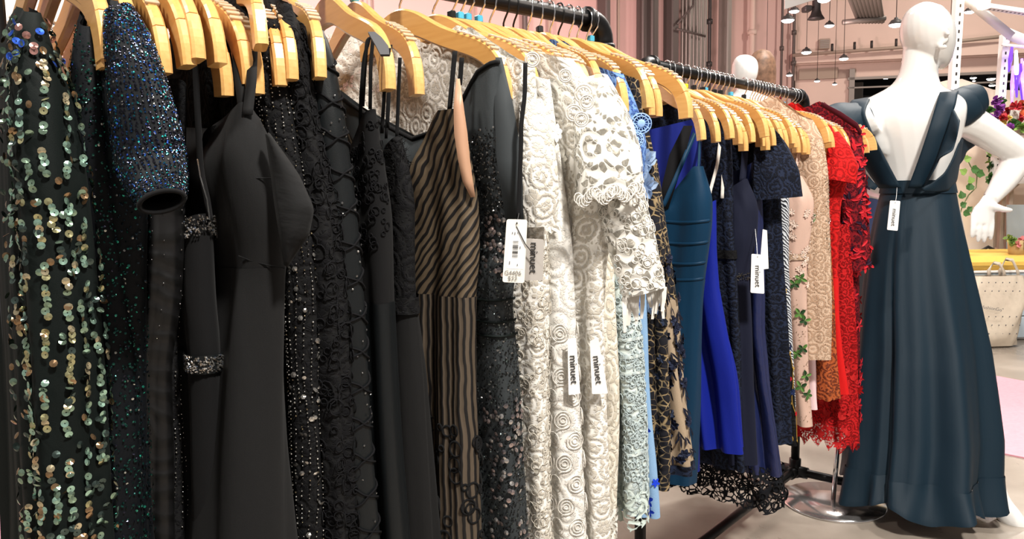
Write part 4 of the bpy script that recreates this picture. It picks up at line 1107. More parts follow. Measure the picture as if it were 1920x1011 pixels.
# 16 white circles dress
t, g = dress('white dress of raised circle lace hanging beside the white guipure dress', 'A',
             [(150, 1005, 1030), (300, 1010, 1050), (450, 1020, 1070), (560, 1022, 1074), (700, 1026, 1078), (850, 1032, 1084), (1011, 1038, 1090), (1500, 1040, 1110)], 'white_circles', d=1.075, top=SH, span=.2, fold=(.0008, .004), name='white_lace_dress')
sp = []
for k, y in enumerate(np.arange(620, 1030, 40)):
    for p in ((-.03, .0, .03) if k % 2 else (-.015, .015, .045)): sp.append((p, y))
C_ = np.array(sp); c, nn, tp, tv = g.frame(C_[:, 0], np.interp(C_[:, 1], g.yv, g.v), .001)
for R_ in (.0125, .008, .004):
    V, Fq = rings(c, nn, tp, R_, .0007, 18); stuff(npmesh('circle_motifs', V, Fq, 'white_circles', t))
# flower motif on chest
flowers(t, g, [(-.02, 300, 1.2), (.015, 340, 1.3), (-.03, 380, 1.1), (.0, 250, 1), (.02, 420, 1.1)], 7, .014, .008, [(.85, .83, .77)], name='crochet_flowers', bulge=.1)
# 17 openwork
t, g = dress('ivory openwork crochet dress with nude lining between the white dresses', 'A',
             [(200, 1055, 1080), (440, 1062, 1100), (700, 1074, 1112), (1011, 1080, 1118), (1400, 1085, 1130)], 'white_open', d=1.105, top=SH, span=.2, fold=(.001, .005), name='crochet_dress')
eyelets(t, g, 130, (-.03, .03), (460, 1020), [.006, .009], .0016, 'white_circles', name='crochet_loops', seg=8)
# 18 crochet blouse with fringed long sleeve
t, g = dress('white crochet lace dress with long fringed sleeve and round-motif collar', 'A',
             [(112, 1035, 1072), (160, 1045, 1112), (220, 1055, 1140), (300, 1066, 1158), (380, 1072, 1165), (480, 1078, 1140), (600, 1090, 1132), (800, 1098, 1136), (1005, 1100, 1142), (1300, 1105, 1150)], 'white_guipure', d=1.085, L=.4, top=[(0, 0), (.12, .012), (.3, .035), (.5, .05), (.8, .05), (1, .03)], span=.22, fold=(.001, .005), name='crochet_sleeve_dress')
px_tube(t, 'upper_sleeve', 'white_sleeve', [(1108, 150, 1.07, 66), (1132, 230, 1.05, 106), (1142, 300, 1.04, 126), (1142, 372, 1.04, 122)], flat=.55, fold=.035)
px_tube(t, 'upper_lining', 'cream_lace', [(1108, 155, 1.075, 60), (1130, 230, 1.055, 98), (1140, 300, 1.045, 116), (1140, 362, 1.045, 110)], flat=.52, fold=.03)
px_tube(t, 'sleeve_lining', 'cream_lace', [(1158, 320, 1.06, 78), (1168, 390, 1.06, 84), (1186, 460, 1.06, 82), (1206, 535, 1.06, 68)], flat=.45, fold=.02)
o, pts, rs = px_tube(t, 'sleeve', 'white_sleeve', [(1158, 320, 1.055, 86), (1168, 390, 1.055, 92), (1186, 460, 1.055, 92), (1208, 548, 1.055, 82)], flat=.5, fold=.02)
C_, N_, T_ = [], [], []
for _ in range(120):
    i = int(rng.integers(0, 25)); a = rng.uniform(PI, 2 * PI) if True else 0; tv = (pts[i + 1] - pts[i]).normalized(); e1 = (rt - tv * rt.dot(tv)).normalized(); e2 = tv.cross(e1)
    if e2.dot(CV - pts[i]) > 0: a = a - PI
    C_.append(tuple(pts[i] + e1 * math.cos(a) * rs[i] * 1.01 + e2 * math.sin(a) * rs[i] * .51)); N_.append(tuple((e1 * math.cos(a) * .5 + e2 * math.sin(a)).normalized())); T_.append(tuple(tv))
V, Fq = rings(np.array(C_), np.array(N_), np.array(T_), np.array([.003, .0045, .007])[rng.integers(0, 3, 120)], .0006, 10); stuff(npmesh('crochet_loops', V, Fq, 'white_circles', t))
ru = MB()   # scalloped edge of the upper tier
for k in range(26):
    u = k / 25; x = 1084 + u * 118; y = 372 + 8 * math.sin(u * 19) - 14 * u; c = P(x, y, 1.005 + .02 * abs(u - .5)); r = .0055
    ru.tube([c + rt * math.cos(a) * r + up * math.sin(a) * r * 1.3 for a in np.linspace(0, 2 * PI, 10)], .0009, 4, caps=False)
stuff(ru.build('scallop_loops', 'white_circles', t))
for k in range(13):
    a = PI + PI * k / 12; tv = (pts[-1] - pts[-3]).normalized(); e1 = (rt - tv * rt.dot(tv)).normalized(); e2 = tv.cross(e1)
    c = pts[-1] + e1 * math.cos(a) * rs[-1] * .95 + e2 * math.sin(a) * rs[-1] * .45
    ln = rng.uniform(.025, .05); m = MB(); m.ribbon([c, c + Vector((.002 * math.sin(k), -.003, -ln * .5)), c + Vector((.004 * math.sin(2 * k), -.004, -ln))], [.007, .0055, .0035], rt, .002); m.build('fringe_strip', 'white_circles', t)
for (x, y, r) in ((1094, 176, .0115), (1076, 212, .0105), (1100, 192, .009), (1090, 224, .009), (998, 112, .009), (1060, 142, .008)):
    c = P(x, y, 1.01); nv = (CV - c).normalized(); m = MB()
    for q in (1, .72): 
        pts_ = []
        e1 = rt; e2 = nv.cross(rt)
        for k in range(17): a = 2 * PI * k / 16; pts_.append(c + (e1 * math.cos(a) + e2 * math.sin(a)) * r * q)
        m.tube(pts_, .0011, 5, caps=False)
    m.lathe(c, [(.0001, .0012), (r * .28, .001), (r * .4, 0)], 12, nv)
    for k in range(10): a = 2 * PI * k / 10; m.tube([c + (e1 * math.cos(a) + e2 * math.sin(a)) * r * .38, c + (e1 * math.cos(a) + e2 * math.sin(a)) * r * .75], .0006, 4)
    m.build('round_motif', 'white_circles', t)
cl = MB(); q0 = [P(x, y, d_) for x, y, d_ in ((968, 98, 1.2), (1010, 112, 1.15), (1060, 132, 1.10), (1110, 150, 1.05), (1135, 158, 1.03))]
cl.ribbon(q0, [.02, .026, .028, .03, .02], [Vector((.2, -.3, .9))] * 5, .003); cl.build('collar_edging', 'white_crochet', t)
price_tag('white brand tag on the ivory dress with slanted lettering', [(1106, 640), (1122, 634), (1140, 738), (1110, 739)], 1.055, 'tag_white', 'minuet', .0145, hole=False, tpos=(.5, .55))
price_tag('white brand tag half hidden between the white lace dresses', [(1064, 636), (1080, 634), (1088, 738), (1066, 741)], 1.045, 'tag_white', 'minuet', .0145, hole=False, tpos=(.52, .55))
# 19 cream lace
t, g = dress('cream wheat-pattern lace dress next to the mint dress', 'A', [(300, 1105, 1140), (480, 1112, 1150), (700, 1118, 1158), (900, 1120, 1157), (1006, 1118, 1158)], 'cream_lace', d=1.19, top=SH, fold=(.001, .005), name='cream_lace_dress')
g.mesh('lace_hem', 'white_crochet', t, float(g.vy(950)), 1.0, off=.002)
# 20 mint
t, g = dress('mint green eyelet lace dress with scalloped hem', 'A', [(300, 1140, 1165), (470, 1148, 1178), (600, 1156, 1202), (800, 1160, 1216), (900, 1160, 1220), (950, 1160, 1221)], 'mint_eyelet', d=1.215, top=SH, fold=(.001, .005), name='mint_lace_dress')
g.mesh('scalloped_hem', 'mint_hem', t, float(g.vy(905)), 1.0, off=.002, hem=lambda p: -.018 - .010 * np.abs(np.sin(p * 70)))
eyelets(t, g, 420, (-.03, .045), (480, 930), [.0028, .004, .0055], .0009, 'mint_eyelet', off=.0012)
for y in (575, 592, 628, 660, 690, 838): band(t, g, y, y + 6, 'mint_eyelet', 'ribbed_band', .0025)
# 21 light blue
t, g = dress('light blue cotton dress with royal blue print showing behind the mint hem', 'A', [(500, 1185, 1208), (700, 1192, 1214), (900, 1196, 1228), (968, 1198, 1234)], 'light_blue_cotton', d=1.25, fold=(.001, .004), name='cotton_dress')
flowers(t, g, [(.01, 800, 1.2), (.012, 830, 1), (.014, 935, 1.2), (.012, 955, 1), (.0, 900, .8)], 5, .012, .006, [(.01, .05, .62)], name='print_motif', bulge=.02, off=.0012)
# 22 blue eyelet
t, g = dress('cornflower blue eyelet lace dress with round motifs on its cap sleeve', 'A', [(140, 1145, 1170), (200, 1155, 1197), (270, 1170, 1216), (330, 1176, 1212), (420, 1180, 1205), (700, 1185, 1210)], 'blue_eyelet', d=1.245, top=SH, span=.25, fold=(.001, .004), name='blue_lace_dress')
for (x, y, r) in ((1202, 232, .0155), (1180, 246, .013), (1193, 262, .011)):
    c = P(x, y, 1.195); nv = (CV - c).normalized(); e1 = rt; e2 = nv.cross(rt); m = MB()
    for q in (1, .75): m.tube([c + (e1 * math.cos(a) + e2 * math.sin(a)) * r * q for a in np.linspace(0, 2 * PI, 19)], .0011, 5, caps=False)
    m.lathe(c, [(.0001, .0012), (r * .3, .0008), (r * .45, 0)], 18, nv)
    for k in range(14): a = 2 * PI * k / 14; m.tube([c + (e1 * math.cos(a) + e2 * math.sin(a)) * r * .42, c + (e1 * math.cos(a) + e2 * math.sin(a)) * r * .8], .0006, 4)
    for k in range(12): a = 2 * PI * k / 12; m.lathe(c + (e1 * math.cos(a) + e2 * math.sin(a)) * r * .86 + nv * .001, [(.0001, .001), (.001, .0004), (.0012, 0)], 6, nv)
    m.build('round_motif', 'blue_cord', t)
    m = MB(); m.lathe(c - nv * .0015, [(.0001, 0), (r * .98, 0)], 18, nv); m.build('motif_backing', 'blue_eyelet', t)
# 23 tan butterfly
t, g = dress('black and tan lace dress with pale blue butterfly appliques', 'A', [(150, 1170, 1195), (300, 1195, 1224), (420, 1202, 1232), (600, 1212, 1246), (800, 1216, 1256), (915, 1220, 1252)], 'tan_lace', d=1.27, top=SH, fold=(.001, .005), name='butterfly_lace_dress')
for (y, p) in ((300, .012), (345, .014), (560, .015)):
    flowers(t, g, [(p, y, 1.5, .9), (p, y + 6, 1.4, 3.4)], 3, .018, .012, [(.26, .38, .58), (.36, .48, .66)], name='butterfly_applique', bulge=.15, arc=1.6)
flowers(t, g, [(rng.uniform(-.02, .02), y) for y in range(430, 900, 34)], 6, .008, .005, [(.01, .012, .02), (.02, .03, .06)], name='small_flowers')
# 24 navy floral
t, g = dress('nude dress covered in navy flower appliques at the end of the near rack', 'A', [(300, 1205, 1232), (480, 1216, 1256), (600, 1222, 1272), (750, 1232, 1288), (880, 1236, 1302)], 'tan_lace', d=1.31, top=SH, fold=(.001, .006), name='floral_applique_dress')
fabric('nude_net', (.34, .26, .18), .6)
g.mesh('nude_overlay', 'nude_net', t, float(g.vy(560)), 1.0, off=.001)
fl_ = [(rng.uniform(-.04, .04), rng.uniform(470, 880)) for _ in range(46)]
flowers(t, g, fl_, 6, .0105, .0075, [(.010, .014, .035), (.016, .022, .05), (.006, .008, .02)], name='navy_flowers', bulge=.3)
flowers(t, g, [(rng.uniform(-.04, .04), rng.uniform(520, 870), 1, rng.uniform(1, 2)) for _ in range(60)], 2, .022, .0035, [(.008, .010, .022)], name='navy_leaves', bulge=.05, arc=1.2)
g.mesh('navy_hem', 'navy_lace', t, float(g.vy(862)), 1.0, off=.003)

# ================================================================== farther rack
# royal blue one-shoulder
t, g = dress('royal blue one-shoulder dress with diagonal black panel', 'B', [(222, 1296, 1316), (300, 1292, 1314), (450, 1290, 1312), (700, 1288, 1312), (880, 1286, 1312)], 'royal_blue', d=1.82, L=.26, top=[(0, 0), (.5, -.02), (1, -.045)], span=.3, fold=(.001, .006), name='one_shoulder_dress')
ps = np.linspace(-.035, -.20, 12); m = MB()
pa = [P(1290, 236, 1.80), P(1270, 290, 1.79), P(1255, 345, 1.785), P(1244, 392, 1.78)]; m.ribbon(pa, [.02, .036, .032, .022], rt, .003); m.build('black_panel', 'black_lace', t, smooth=True)
# teal
t, g = dress('teal satin dress with pleated bodice and thin straps', 'B', [(312, 1296, 1318), (370, 1288, 1335), (420, 1286, 1334), (522, 1284, 1322), (560, 1282, 1318), (700, 1272, 1312), (906, 1262, 1303)], 'teal_satin', d=1.76, L=.2, top=[(0, 0), (.08, .0), (.3, -.05), (.6, -.09), (.85, -.10), (1, -.1)], span=.16, fold=(.0008, .005), name='teal_satin_dress', split=524, lam=(.05, .08, .14))
for k, y in enumerate((400, 440, 478, 508)):
    ps = np.linspace(.20, .0, 26); yy = y + 10 * np.sin(np.linspace(0, PI, 26)) + np.linspace(0, 12, 26)
    c, nn, tp, tv = g.frame(ps, np.interp(yy, g.yv, g.v), .001); m = MB(); m.tube([tuple(q) for q in c], [.0006] + [.0034] * 24 + [.0006], 7, flat=.5); m.build('bodice_pleat', 'teal_satin', t)
strap(t, [(1319, 213, 1.83), (1290, 280, 1.79), (1262, 345, 1.77), (1243, 388, 1.77)], .011, 'teal_satin'); strap(t, [(1316, 222, 1.82), (1312, 270, 1.80), (1310, 316, 1.765)], .006, 'teal_satin')
# bright royal skirt
t, g = dress('bright royal blue pleated dress right of the teal satin dress', 'B', [(375, 1322, 1343), (470, 1320, 1347), (545, 1320, 1353), (620, 1320, 1364), (700, 1322, 1378), (838, 1330, 1396)], 'royal_bright', d=1.86, L=.22, fold=(.001, .012), top=STRAPLESS, name='royal_pleated_dress', split=545, lam=(.04, .07, .12))
strap(t, [(1352, 250, 1.92), (1345, 310, 1.89), (1331, 360, 1.87), (1329, 378, 1.865)], .008, 'white_circles', 'white_strap'); strap(t, [(1360, 260, 1.93), (1356, 320, 1.91), (1354, 372, 1.90)], .008, 'white_circles', 'white_strap')
# navy lace thin
t, g = dress('dark navy lace dress behind the bright royal pleats', 'B', [(228, 1340, 1368), (300, 1345, 1374), (420, 1350, 1376), (560, 1355, 1386), (700, 1360, 1392), (880, 1370, 1400)], 'navy_lace', d=1.92, top=SH, fold=(.001, .006), name='navy_lace_dress')
band(t, g, 468, 484, 'black_lace', 'lace_waistband', .004)
# navy crepe with brooch
t, g = dress('navy crepe dress with crystal belt clasp', 'B', [(335, 1384, 1400), (385, 1372, 1420), (450, 1370, 1415), (515, 1366, 1398), (700, 1372, 1406), (868, 1374, 1412)], 'navy_crepe', d=1.93, fold=(.001, .006), top=STRAPLESS, name='navy_crepe_dress', split=516)
p = rng.uniform(-.03, .03, 90); y = rng.uniform(510, 524, 90); c, nn, tp, tv = g.frame(p, np.interp(y, g.yv, g.v), .004); V, Fq, ix = octs(c, nn, .0018); stuff(npmesh('belt_crystals', V, Fq, 'rhinestone', t, col=colors(90, [(.9, .85, .7), (.4, .36, .28)])[ix], smooth=False))
strap(t, [(1398, 248, 1.96), (1396, 300, 1.945), (1392, 340, 1.93)], .016, 'navy_crepe')
# taffeta with net hem
t, g = dress('crinkled navy taffeta dress with wide black net hem', 'B', [(300, 1398, 1424), (400, 1402, 1430), (500, 1400, 1432), (620, 1402, 1430), (720, 1402, 1442), (800, 1402, 1456), (882, 1404, 1464)], 'navy_taffeta', d=1.98, fold=(.0015, .010), top=STRAPLESS, name='taffeta_dress')
g2 = Garment([(868, 1404, 1463), (900, 1404, 1468), (944, 1404, 1470)], 1.975, (-Bper.x, -Bper.y), .42, (.008, .010), None, .2, 5)
g2.mesh('net_hem', 'black_net_hem', t, hem=lambda p: -.012 * np.abs(np.sin(p * 40)))
eyelets(t, g2, 36, (-.05, .42), (880, 940), [.008, .010], .0022, 'black_lace', name='hem_roundels')
price_tag('white brand tag hanging on the navy taffeta dress', [(1409, 476), (1431, 478), (1433, 551), (1407, 549)], 1.84, 'tag_white', 'minuet', .0190, string=[(1416, 430, 1.90), (1419, 460, 1.86), (1420, 482, 1.838)], tpos=(.5, .56))
price_tag('blank white tag behind the brand tag on the navy dress', [(1430, 430), (1438, 432), (1441, 504), (1424, 506)], 1.87, 'tag_white', None, hole=False)
# navy cap sleeve
t, g = dress('navy lace dress with wide ruffled cap sleeve', 'B', [(226, 1405, 1436), (290, 1410, 1452), (370, 1420, 1462), (500, 1430, 1464), (700, 1436, 1474), (828, 1440, 1480)], 'navy_lace', d=2.02, top=SH, span=.2, fold=(.001, .006), name='cap_sleeve_lace_dress')
px_tube(t, 'cap_sleeve', 'navy_lace', [(1430, 238, 1.98, 34), (1446, 280, 1.96, 64), (1456, 325, 1.95, 84), (1458, 372, 1.95, 88)], flat=.4, fold=.06)
m = MB()
for k in range(34):
    u = k / 33; x = np.interp(u, [0, .3, .7, 1], [1428, 1456, 1482, 1493]); y = np.interp(u, [0, .3, .7, 1], [232, 256, 310, 362]); c = P(x, y, 1.95); r = .008
    m.tube([c + rt * math.cos(a) * r + up * math.sin(a) * r * 1.1 for a in np.linspace(0, 2 * PI, 11)], .0016, 4, caps=False)
stuff(m.build('loop_edging', 'navy_lace', t))
# gold floral
t, g = dress('black mesh dress embroidered with gold vines and red flowers', 'B', [(420, 1440, 1464), (560, 1442, 1468), (700, 1448, 1482), (830, 1450, 1492)], 'black_lace', d=2.07, fold=(.001, .006), name='embroidered_dress', L=.25)
for s in range(2):
    y = np.linspace(540, 825, 60); p = .025 - s * .022 + .009 * np.sin(y * .05 + s * 2); c, nn, tp, tv = g.frame(p, np.interp(y, g.yv, g.v), .002); m = MB(); m.tube([tuple(q) for q in c], .0013, 5)
    plain('gold_thread' + str(s), (.50, .30, .06), .35, .4); m.build('gold_vine', 'gold_thread' + str(s), t)
flowers(t, g, [(rng.uniform(-.01, .035), y, 1) for y in range(545, 830, 14)], 2, .016, .005, [(.50, .32, .07), (.62, .42, .12)], name='gold_leaves', arc=1.5)
flowers(t, g, [(.012, 705, .8), (.006, 770, .8), (.026, 765, .7)], 6, .009, .007, [(.45, .01, .02)], name='red_flowers'); flowers(t, g, [(.01, 730, 1), (-.004, 650, .9)], 7, .010, .006, [(.01, .02, .07)], name='blue_flowers')
# ikat
t, g = dress('navy and white zigzag print dress seen as a narrow strip', 'B', [(340, 1450, 1476), (380, 1452, 1479), (500, 1455, 1475), (620, 1460, 1481), (760, 1464, 1486)], 'ikat', d=2.10, fold=(.001, .004), name='zigzag_dress', L=.22, top=STRAPLESS)
# blush floral
t, g = dress('blush strappy dress with green leaf embroidery', 'B', [(330, 1482, 1502), (372, 1478, 1525), (420, 1476, 1520), (480, 1474, 1508), (560, 1474, 1506), (700, 1482, 1512), (795, 1488, 1520)], 'blush_satin', d=2.13, fold=(.001, .006), top=[(0, 0), (.15, -.02), (.5, -.05), (1, -.05)], span=.15, name='blush_floral_dress', L=.2)
strap(t, [(1506, 240, 2.2), (1496, 285, 2.17), (1489, 340, 2.14)], .005, 'blush_satin', round_=True); strap(t, [(1508, 240, 2.2), (1503, 270, 2.18), (1491, 330, 2.15)], .004, 'blush_satin', round_=True)
flowers(t, g, [(rng.uniform(-.02, .07), rng.uniform(390, 560), 1) for _ in range(34)], 6, .010, .005, [(.66, .50, .42), (.72, .58, .50)], name='tonal_flowers')
flowers(t, g, [(.0, 408, .9), (.03, 530, 1), (.016, 520, 1), (.018, 585, 1.1), (.01, 598, 1), (.015, 650, 1), (.028, 660, 1), (.012, 700, 1), (.024, 720, 1.1), (.012, 735, 1)], 4, .017, .009, [(.05, .13, .03), (.10, .22, .05), (.02, .06, .02)], name='green_leaves')
band(t, g, 475, 486, 'blush_lace', 'beaded_waistband', .004); sequins(t, g, 200, (-.03, .045), (560, 790), .0014, [(.7, .55, .4), (.4, .3, .2)], name='gold_sequins')
# blush sequin sleeve
t, g = dress('beige beaded dress with long straight sleeve', 'B', [(226, 1496, 1522), (262, 1492, 1540), (320, 1496, 1548), (400, 1506, 1551), (520, 1512, 1553), (672, 1514, 1556)], 'blush_lace', d=2.2, top=SH, span=.2, fold=(.001, .004), name='beaded_sleeve_dress', L=.26)
beads(t, g, np.linspace(-.045, .045, 16), (260, 670), 7, .0012, [(.68, .52, .38), (.85, .75, .62), (.36, .26, .17)], [.5, .25, .25])
sequins(t, g, 260, (-.045, .01), (330, 470), .0016, [(.32, .27, .22), (.6, .55, .48)], name='silver_trellis')
t, g = dress('pale pink hem edge hanging below the beaded beige sleeve', 'B', [(560, 1508, 1524), (680, 1512, 1528), (766, 1514, 1534)], 'pale_pink', d=2.26, fold=(.001, .004), name='pink_dress', L=.2)
t, g = dress('rust brown crochet lace dress beside the beige sleeve', 'B', [(440, 1530, 1556), (600, 1532, 1564), (700, 1532, 1570), (744, 1534, 1572)], 'rust_lace', d=2.28, fold=(.001, .005), name='rust_lace_dress', L=.22, hem=lambda p: -.006 * np.abs(np.sin(p * 120)))
# red crepe with lace cap sleeve
t, g = dress('bright red dress with lace cap sleeve and plain pointed skirt', 'B', [(236, 1530, 1556), (280, 1535, 1582), (330, 1540, 1590), (380, 1542, 1574), (500, 1545, 1566), (590, 1546, 1568), (660, 1548, 1576), (735, 1552, 1588)], 'red_lace_solid', d=2.31, top=SH, span=.2, fold=(.001, .005), name='red_dress', split=520, mat2='red_crepe', L=.25)
px_tube(t, 'cap_sleeve', 'red_lace_solid', [(1562, 250, 2.28, 24), (1574, 280, 2.26, 44), (1580, 312, 2.25, 56), (1574, 340, 2.25, 60)], flat=.4, fold=.08)
# red lace zigzag
def zig(p): return -.035 * (1 - np.abs(((p * 26) % 1.0) * 2 - 1))
t, g = dress('red leaf-lace dress with zigzag pointed hem', 'B', [(420, 1560, 1592), (600, 1564, 1600), (760, 1566, 1606), (826, 1566, 1608)], 'red_lace', d=2.37, fold=(.001, .006), name='red_lace_dress', L=.42, hem=zig)
flowers(t, g, [(rng.uniform(-.03, .42), rng.uniform(690, 830)) for _ in range(60)], 3, .026, .010, [(.42, .01, .012), (.55, .02, .02)], name='lace_leaves', bulge=.03, arc=1.5)
# red floral sleeve
t, g = dress('maroon dress with red flower embroidery and elbow sleeve, last on the rack', 'B', [(232, 1580, 1606), (290, 1574, 1606), (360, 1572, 1604), (500, 1574, 1608), (700, 1576, 1610), (800, 1578, 1611)], 'maroon_lace', d=2.43, top=SH, span=.2, fold=(.001, .005), name='red_floral_dress', L=.26)
o, pts, rs = px_tube(t, 'sleeve', 'maroon_lace', [(1595, 245, 2.4, 40), (1598, 310, 2.38, 46), (1602, 380, 2.37, 48), (1606, 450, 2.37, 50), (1608, 506, 2.37, 48)], flat=.6)
flowers(t, g, [(rng.uniform(-.05, .05), rng.uniform(260, 790)) for _ in range(60)], 5, .022, .008, [(.48, .012, .022), (.36, .010, .02), (.55, .02, .03)], name='red_flowers', bulge=.12)
C_, N_, T_, K_ = [], [], [], []
for _ in range(150):
    i = int(rng.integers(0, 25)); tv = (pts[i + 1] - pts[i]).normalized(); e1 = (rt - tv * rt.dot(tv)).normalized(); e2 = tv.cross(e1)
    if e2.dot(CV - pts[i]) < 0: e2 = -e2
    a = rng.uniform(0, PI); C_.append(tuple(pts[i] + e1 * math.cos(a) * rs[i] + e2 * math.sin(a) * rs[i] * .6)); nv = (e1 * math.cos(a) * .6 + e2 * math.sin(a)).normalized(); N_.append(tuple(nv))
    b = rng.uniform(0, 6); w = nv.cross(tv).normalized(); T_.append(tuple(tv * math.cos(b) + w * math.sin(b)))
V, Fq, ix = petal_mesh(np.array(C_), np.array(N_), np.array(T_), .026, .009, .1); stuff(npmesh('sleeve_petals', V, Fq, 'petal', t, col=colors(150, [(.48, .012, .022), (.02, .006, .02), (.55, .02, .03)])[ix], smooth=False))
m = MB(); m.ribbon([P(1540, 195, 2.42), P(1575, 215, 2.39), P(1606, 236, 2.36), P(1614, 250, 2.35)], [.012, .018, .018, .012], [Vector((.1, -.3, .9))] * 4, .004); m.build('collar_edging', 'maroon_lace', t, smooth=True)
#--PART4--

# ================================================================== mannequin in the navy gown
DM = 2.62
ME1 = Vector((.891, -.454, 0)); ME2 = Vector((.454, .891, 0)); PPM = 621.0     # body axes: across, away; px per metre across
def loft_rings(mb, rings_, seg=24):
    vs = []; fs = []
    for c, a, b, ra, rb in rings_:
        for k in range(seg):
            an = 2 * PI * k / seg; vs.append(c + a * (math.cos(an) * ra) + b * (math.sin(an) * rb))
    n = len(rings_)
    for i in range(n - 1):
        for k in range(seg):
            p = i * seg + k; q = i * seg + (k + 1) % seg; fs.append((p, q, q + seg, p + seg))
    fs.append(tuple(range(seg - 1, -1, -1))); fs.append(tuple((n - 1) * seg + k for k in range(seg)))
    mb.add(vs, fs, True)
def smooth_keys(K, n, it=2):
    K = np.array(K, float); tt = np.linspace(0, len(K) - 1, n); k = np.stack([np.interp(tt, np.arange(len(K)), K[:, i]) for i in range(K.shape[1])], 1)
    for _ in range(it): k[1:-1] = .25 * k[:-2] + .5 * k[1:-1] + .25 * k[2:]
    return k
def limb(mb, keys, seg=16, n=24):
    k = smooth_keys(keys, n); pts = [P(a, b, c) for a, b, c, r in k]; mb.tube(pts, [float(pxm(c, r)) for a, b, c, r in k], seg)
def remeshed(o, vox, it=6):
    r = o.modifiers.new('remesh', 'REMESH'); r.mode = 'VOXEL'; r.voxel_size = vox; r.use_smooth_shade = True
    s = o.modifiers.new('smooth', 'SMOOTH'); s.iterations = it; s.factor = .5
bm_ = MB()
tor = [(470, 1722, 88, .105), (420, 1722, 84, .10), (355, 1721, 66, .085), (320, 1719, 70, .09), (280, 1716, 80, .10), (245, 1712, 92, .105), (220, 1709, 101, .10), (200, 1707, 104, .085), (186, 1707, 94, .07), (174, 1709, 70, .06), (163, 1714, 50, .055), (150, 1719, 40, .053), (130, 1723, 35, .052), (108, 1727, 35, .052), (90, 1731, 38, .055)]
k = smooth_keys(tor, 44)
loft_rings(bm_, [(P(x, y, DM), ME1, ME2, hw / PPM, hd) for y, x, hw, hd in k])
# shoulder blades and spine channel give the back its form
for (x, y, rx, rz) in ((1668, 250, .05, .075), (1752, 250, .05, .075)):
    c = P(x, y, DM - .055 - (x - 1712) / PPM * .42); loft_rings(bm_, [(c + Vector((0, 0, math.sin(a) * rz)), ME1, ME2, max(.002, math.cos(a)) * rx, max(.002, math.cos(a)) * .020) for a in np.linspace(-1.5, 1.5, 9)], 14)
hd = [(4, 1734, 5, .012), (8, 1734, 18, .035), (16, 1735, 32, .062), (30, 1736, 44, .085), (50, 1738, 51, .098), (68, 1739, 52, .10), (85, 1741, 49, .095), (102, 1745, 42, .083), (115, 1750, 33, .068), (124, 1754, 24, .05), (130, 1757, 12, .028)]
loft_rings(bm_, [(P(x, y, DM - .005 + (y - 60) * .0003), ME1, ME2, hw / PPM, hd_) for y, x, hw, hd_ in smooth_keys(hd, 26, 1)])
# face side: nose, chin
limb(bm_, [(1782, 58, DM + .06, 5), (1788, 84, DM + .065, 6), (1782, 92, DM + .06, 5)], 10, 8)
# ear
c = P(1768, 72, DM - .092)
for a in np.linspace(.5, 5.6, 15): pass
ear = [c + up * math.sin(a) * .030 + (ME1 * .8 - ME2 * .6) * math.cos(a) * .017 for a in np.linspace(.2, 5.4, 15)]
bm_.tube(ear, .0075, 8); bm_.tube([c + ME2 * .03, c - ME2 * .0], .017, 10)
# right arm
limb(bm_, [(1775, 222, DM, 33), (1808, 226, DM, 33), (1842, 243, DM + .01, 29), (1880, 268, DM + .02, 27), (1908, 285, DM + .03, 26), (1905, 306, DM + .03, 25), (1886, 335, DM + .01, 23), (1868, 360, DM - .01, 17), (1857, 374, DM - .02, 14)])
# hand
HDp = DM - .03
loft_rings(bm_, [(P(x, y, HDp), rt, fw, pxm(HDp, w), .013) for y, x, w in ((366, 1858, 14), (378, 1852, 16), (390, 1846, 21), (402, 1843, 23), (414, 1842, 22.5), (420, 1842, 21))], 18)
for (x0, x1, y1, r) in ((1825, 1823, 447, 5.2), (1836.5, 1834, 455, 5.4), (1848, 1845, 456, 5.5), (1859.5, 1857, 451, 5.4)):
    limb(bm_, [(x0, 412, HDp, r), (x0 - .3, 425, HDp - .004, r), ((x0 + x1) / 2, 438, HDp - .004, r * .93), (x1, y1 - 3, HDp + .002, r * .78), (x1, y1, HDp + .003, r * .35)], 10, 12)
limb(bm_, [(1852, 385, HDp, 9), (1866, 388, HDp - .012, 7.5), (1882, 393, HDp - .018, 6), (1895, 394, HDp - .02, 4.6), (1899, 394, HDp - .02, 2.5)], 10, 12)
# left arm, bent to the front, hidden by the ruffle
limb(bm_, [(1640, 222, DM, 32), (1612, 235, DM + .02, 30), (1600, 300, DM + .10, 26), (1612, 345, DM + .18, 22), (1650, 360, DM + .26, 15), (1668, 362, DM + .29, 15)])
# legs and feet
limb(bm_, [(1690, 455, DM, 50), (1672, 600, DM - .02, 40), (1655, 740, DM - .05, 28), (1640, 860, DM - .04, 24), (1628, 925, DM - .04, 15), (1622, 942, DM - .02, 14), (1600, 950, DM + .08, 11)])
ft = G(1908, 1003); 
limb(bm_, [(1752, 455, DM, 50), (1782, 600, DM - .04, 40), (1812, 740, DM - .10, 29), (1842, 860, DM - .16, 26), (1870, 938, DM - .22, 19), (1890, 966, DM - .25, 23), (1908, 984, DM - .27, 19), (1922, 994, DM - .28, 14), (1934, 999, DM - .285, 8)])
mt = thing('mannequin', 'glossy white bald female mannequin seen from behind, right arm bent out', 'mannequin', (P(1700, 900, DM).x, DM, 0))
bo = bm_.build('body', 'gloss_white', mt); remeshed(bo, .0042, 5)
pc = G(1562, 943); m = MB(); m.lathe((pc.x, pc.y, 0), [(.165, 0), (.168, .004), (.165, .009), (.05, .011), (.012, .012)], 48); 
plain('steel_plate', (.72, .70, .70), .16, .9); m.build('base_plate', 'steel_plate', mt)
m = MB(); m.tube([(pc.x, pc.y, .008), (pc.x + .01, pc.y, .2), P(1652, 760, DM)], .008, 10); m.build('support_rod', 'chrome', mt)

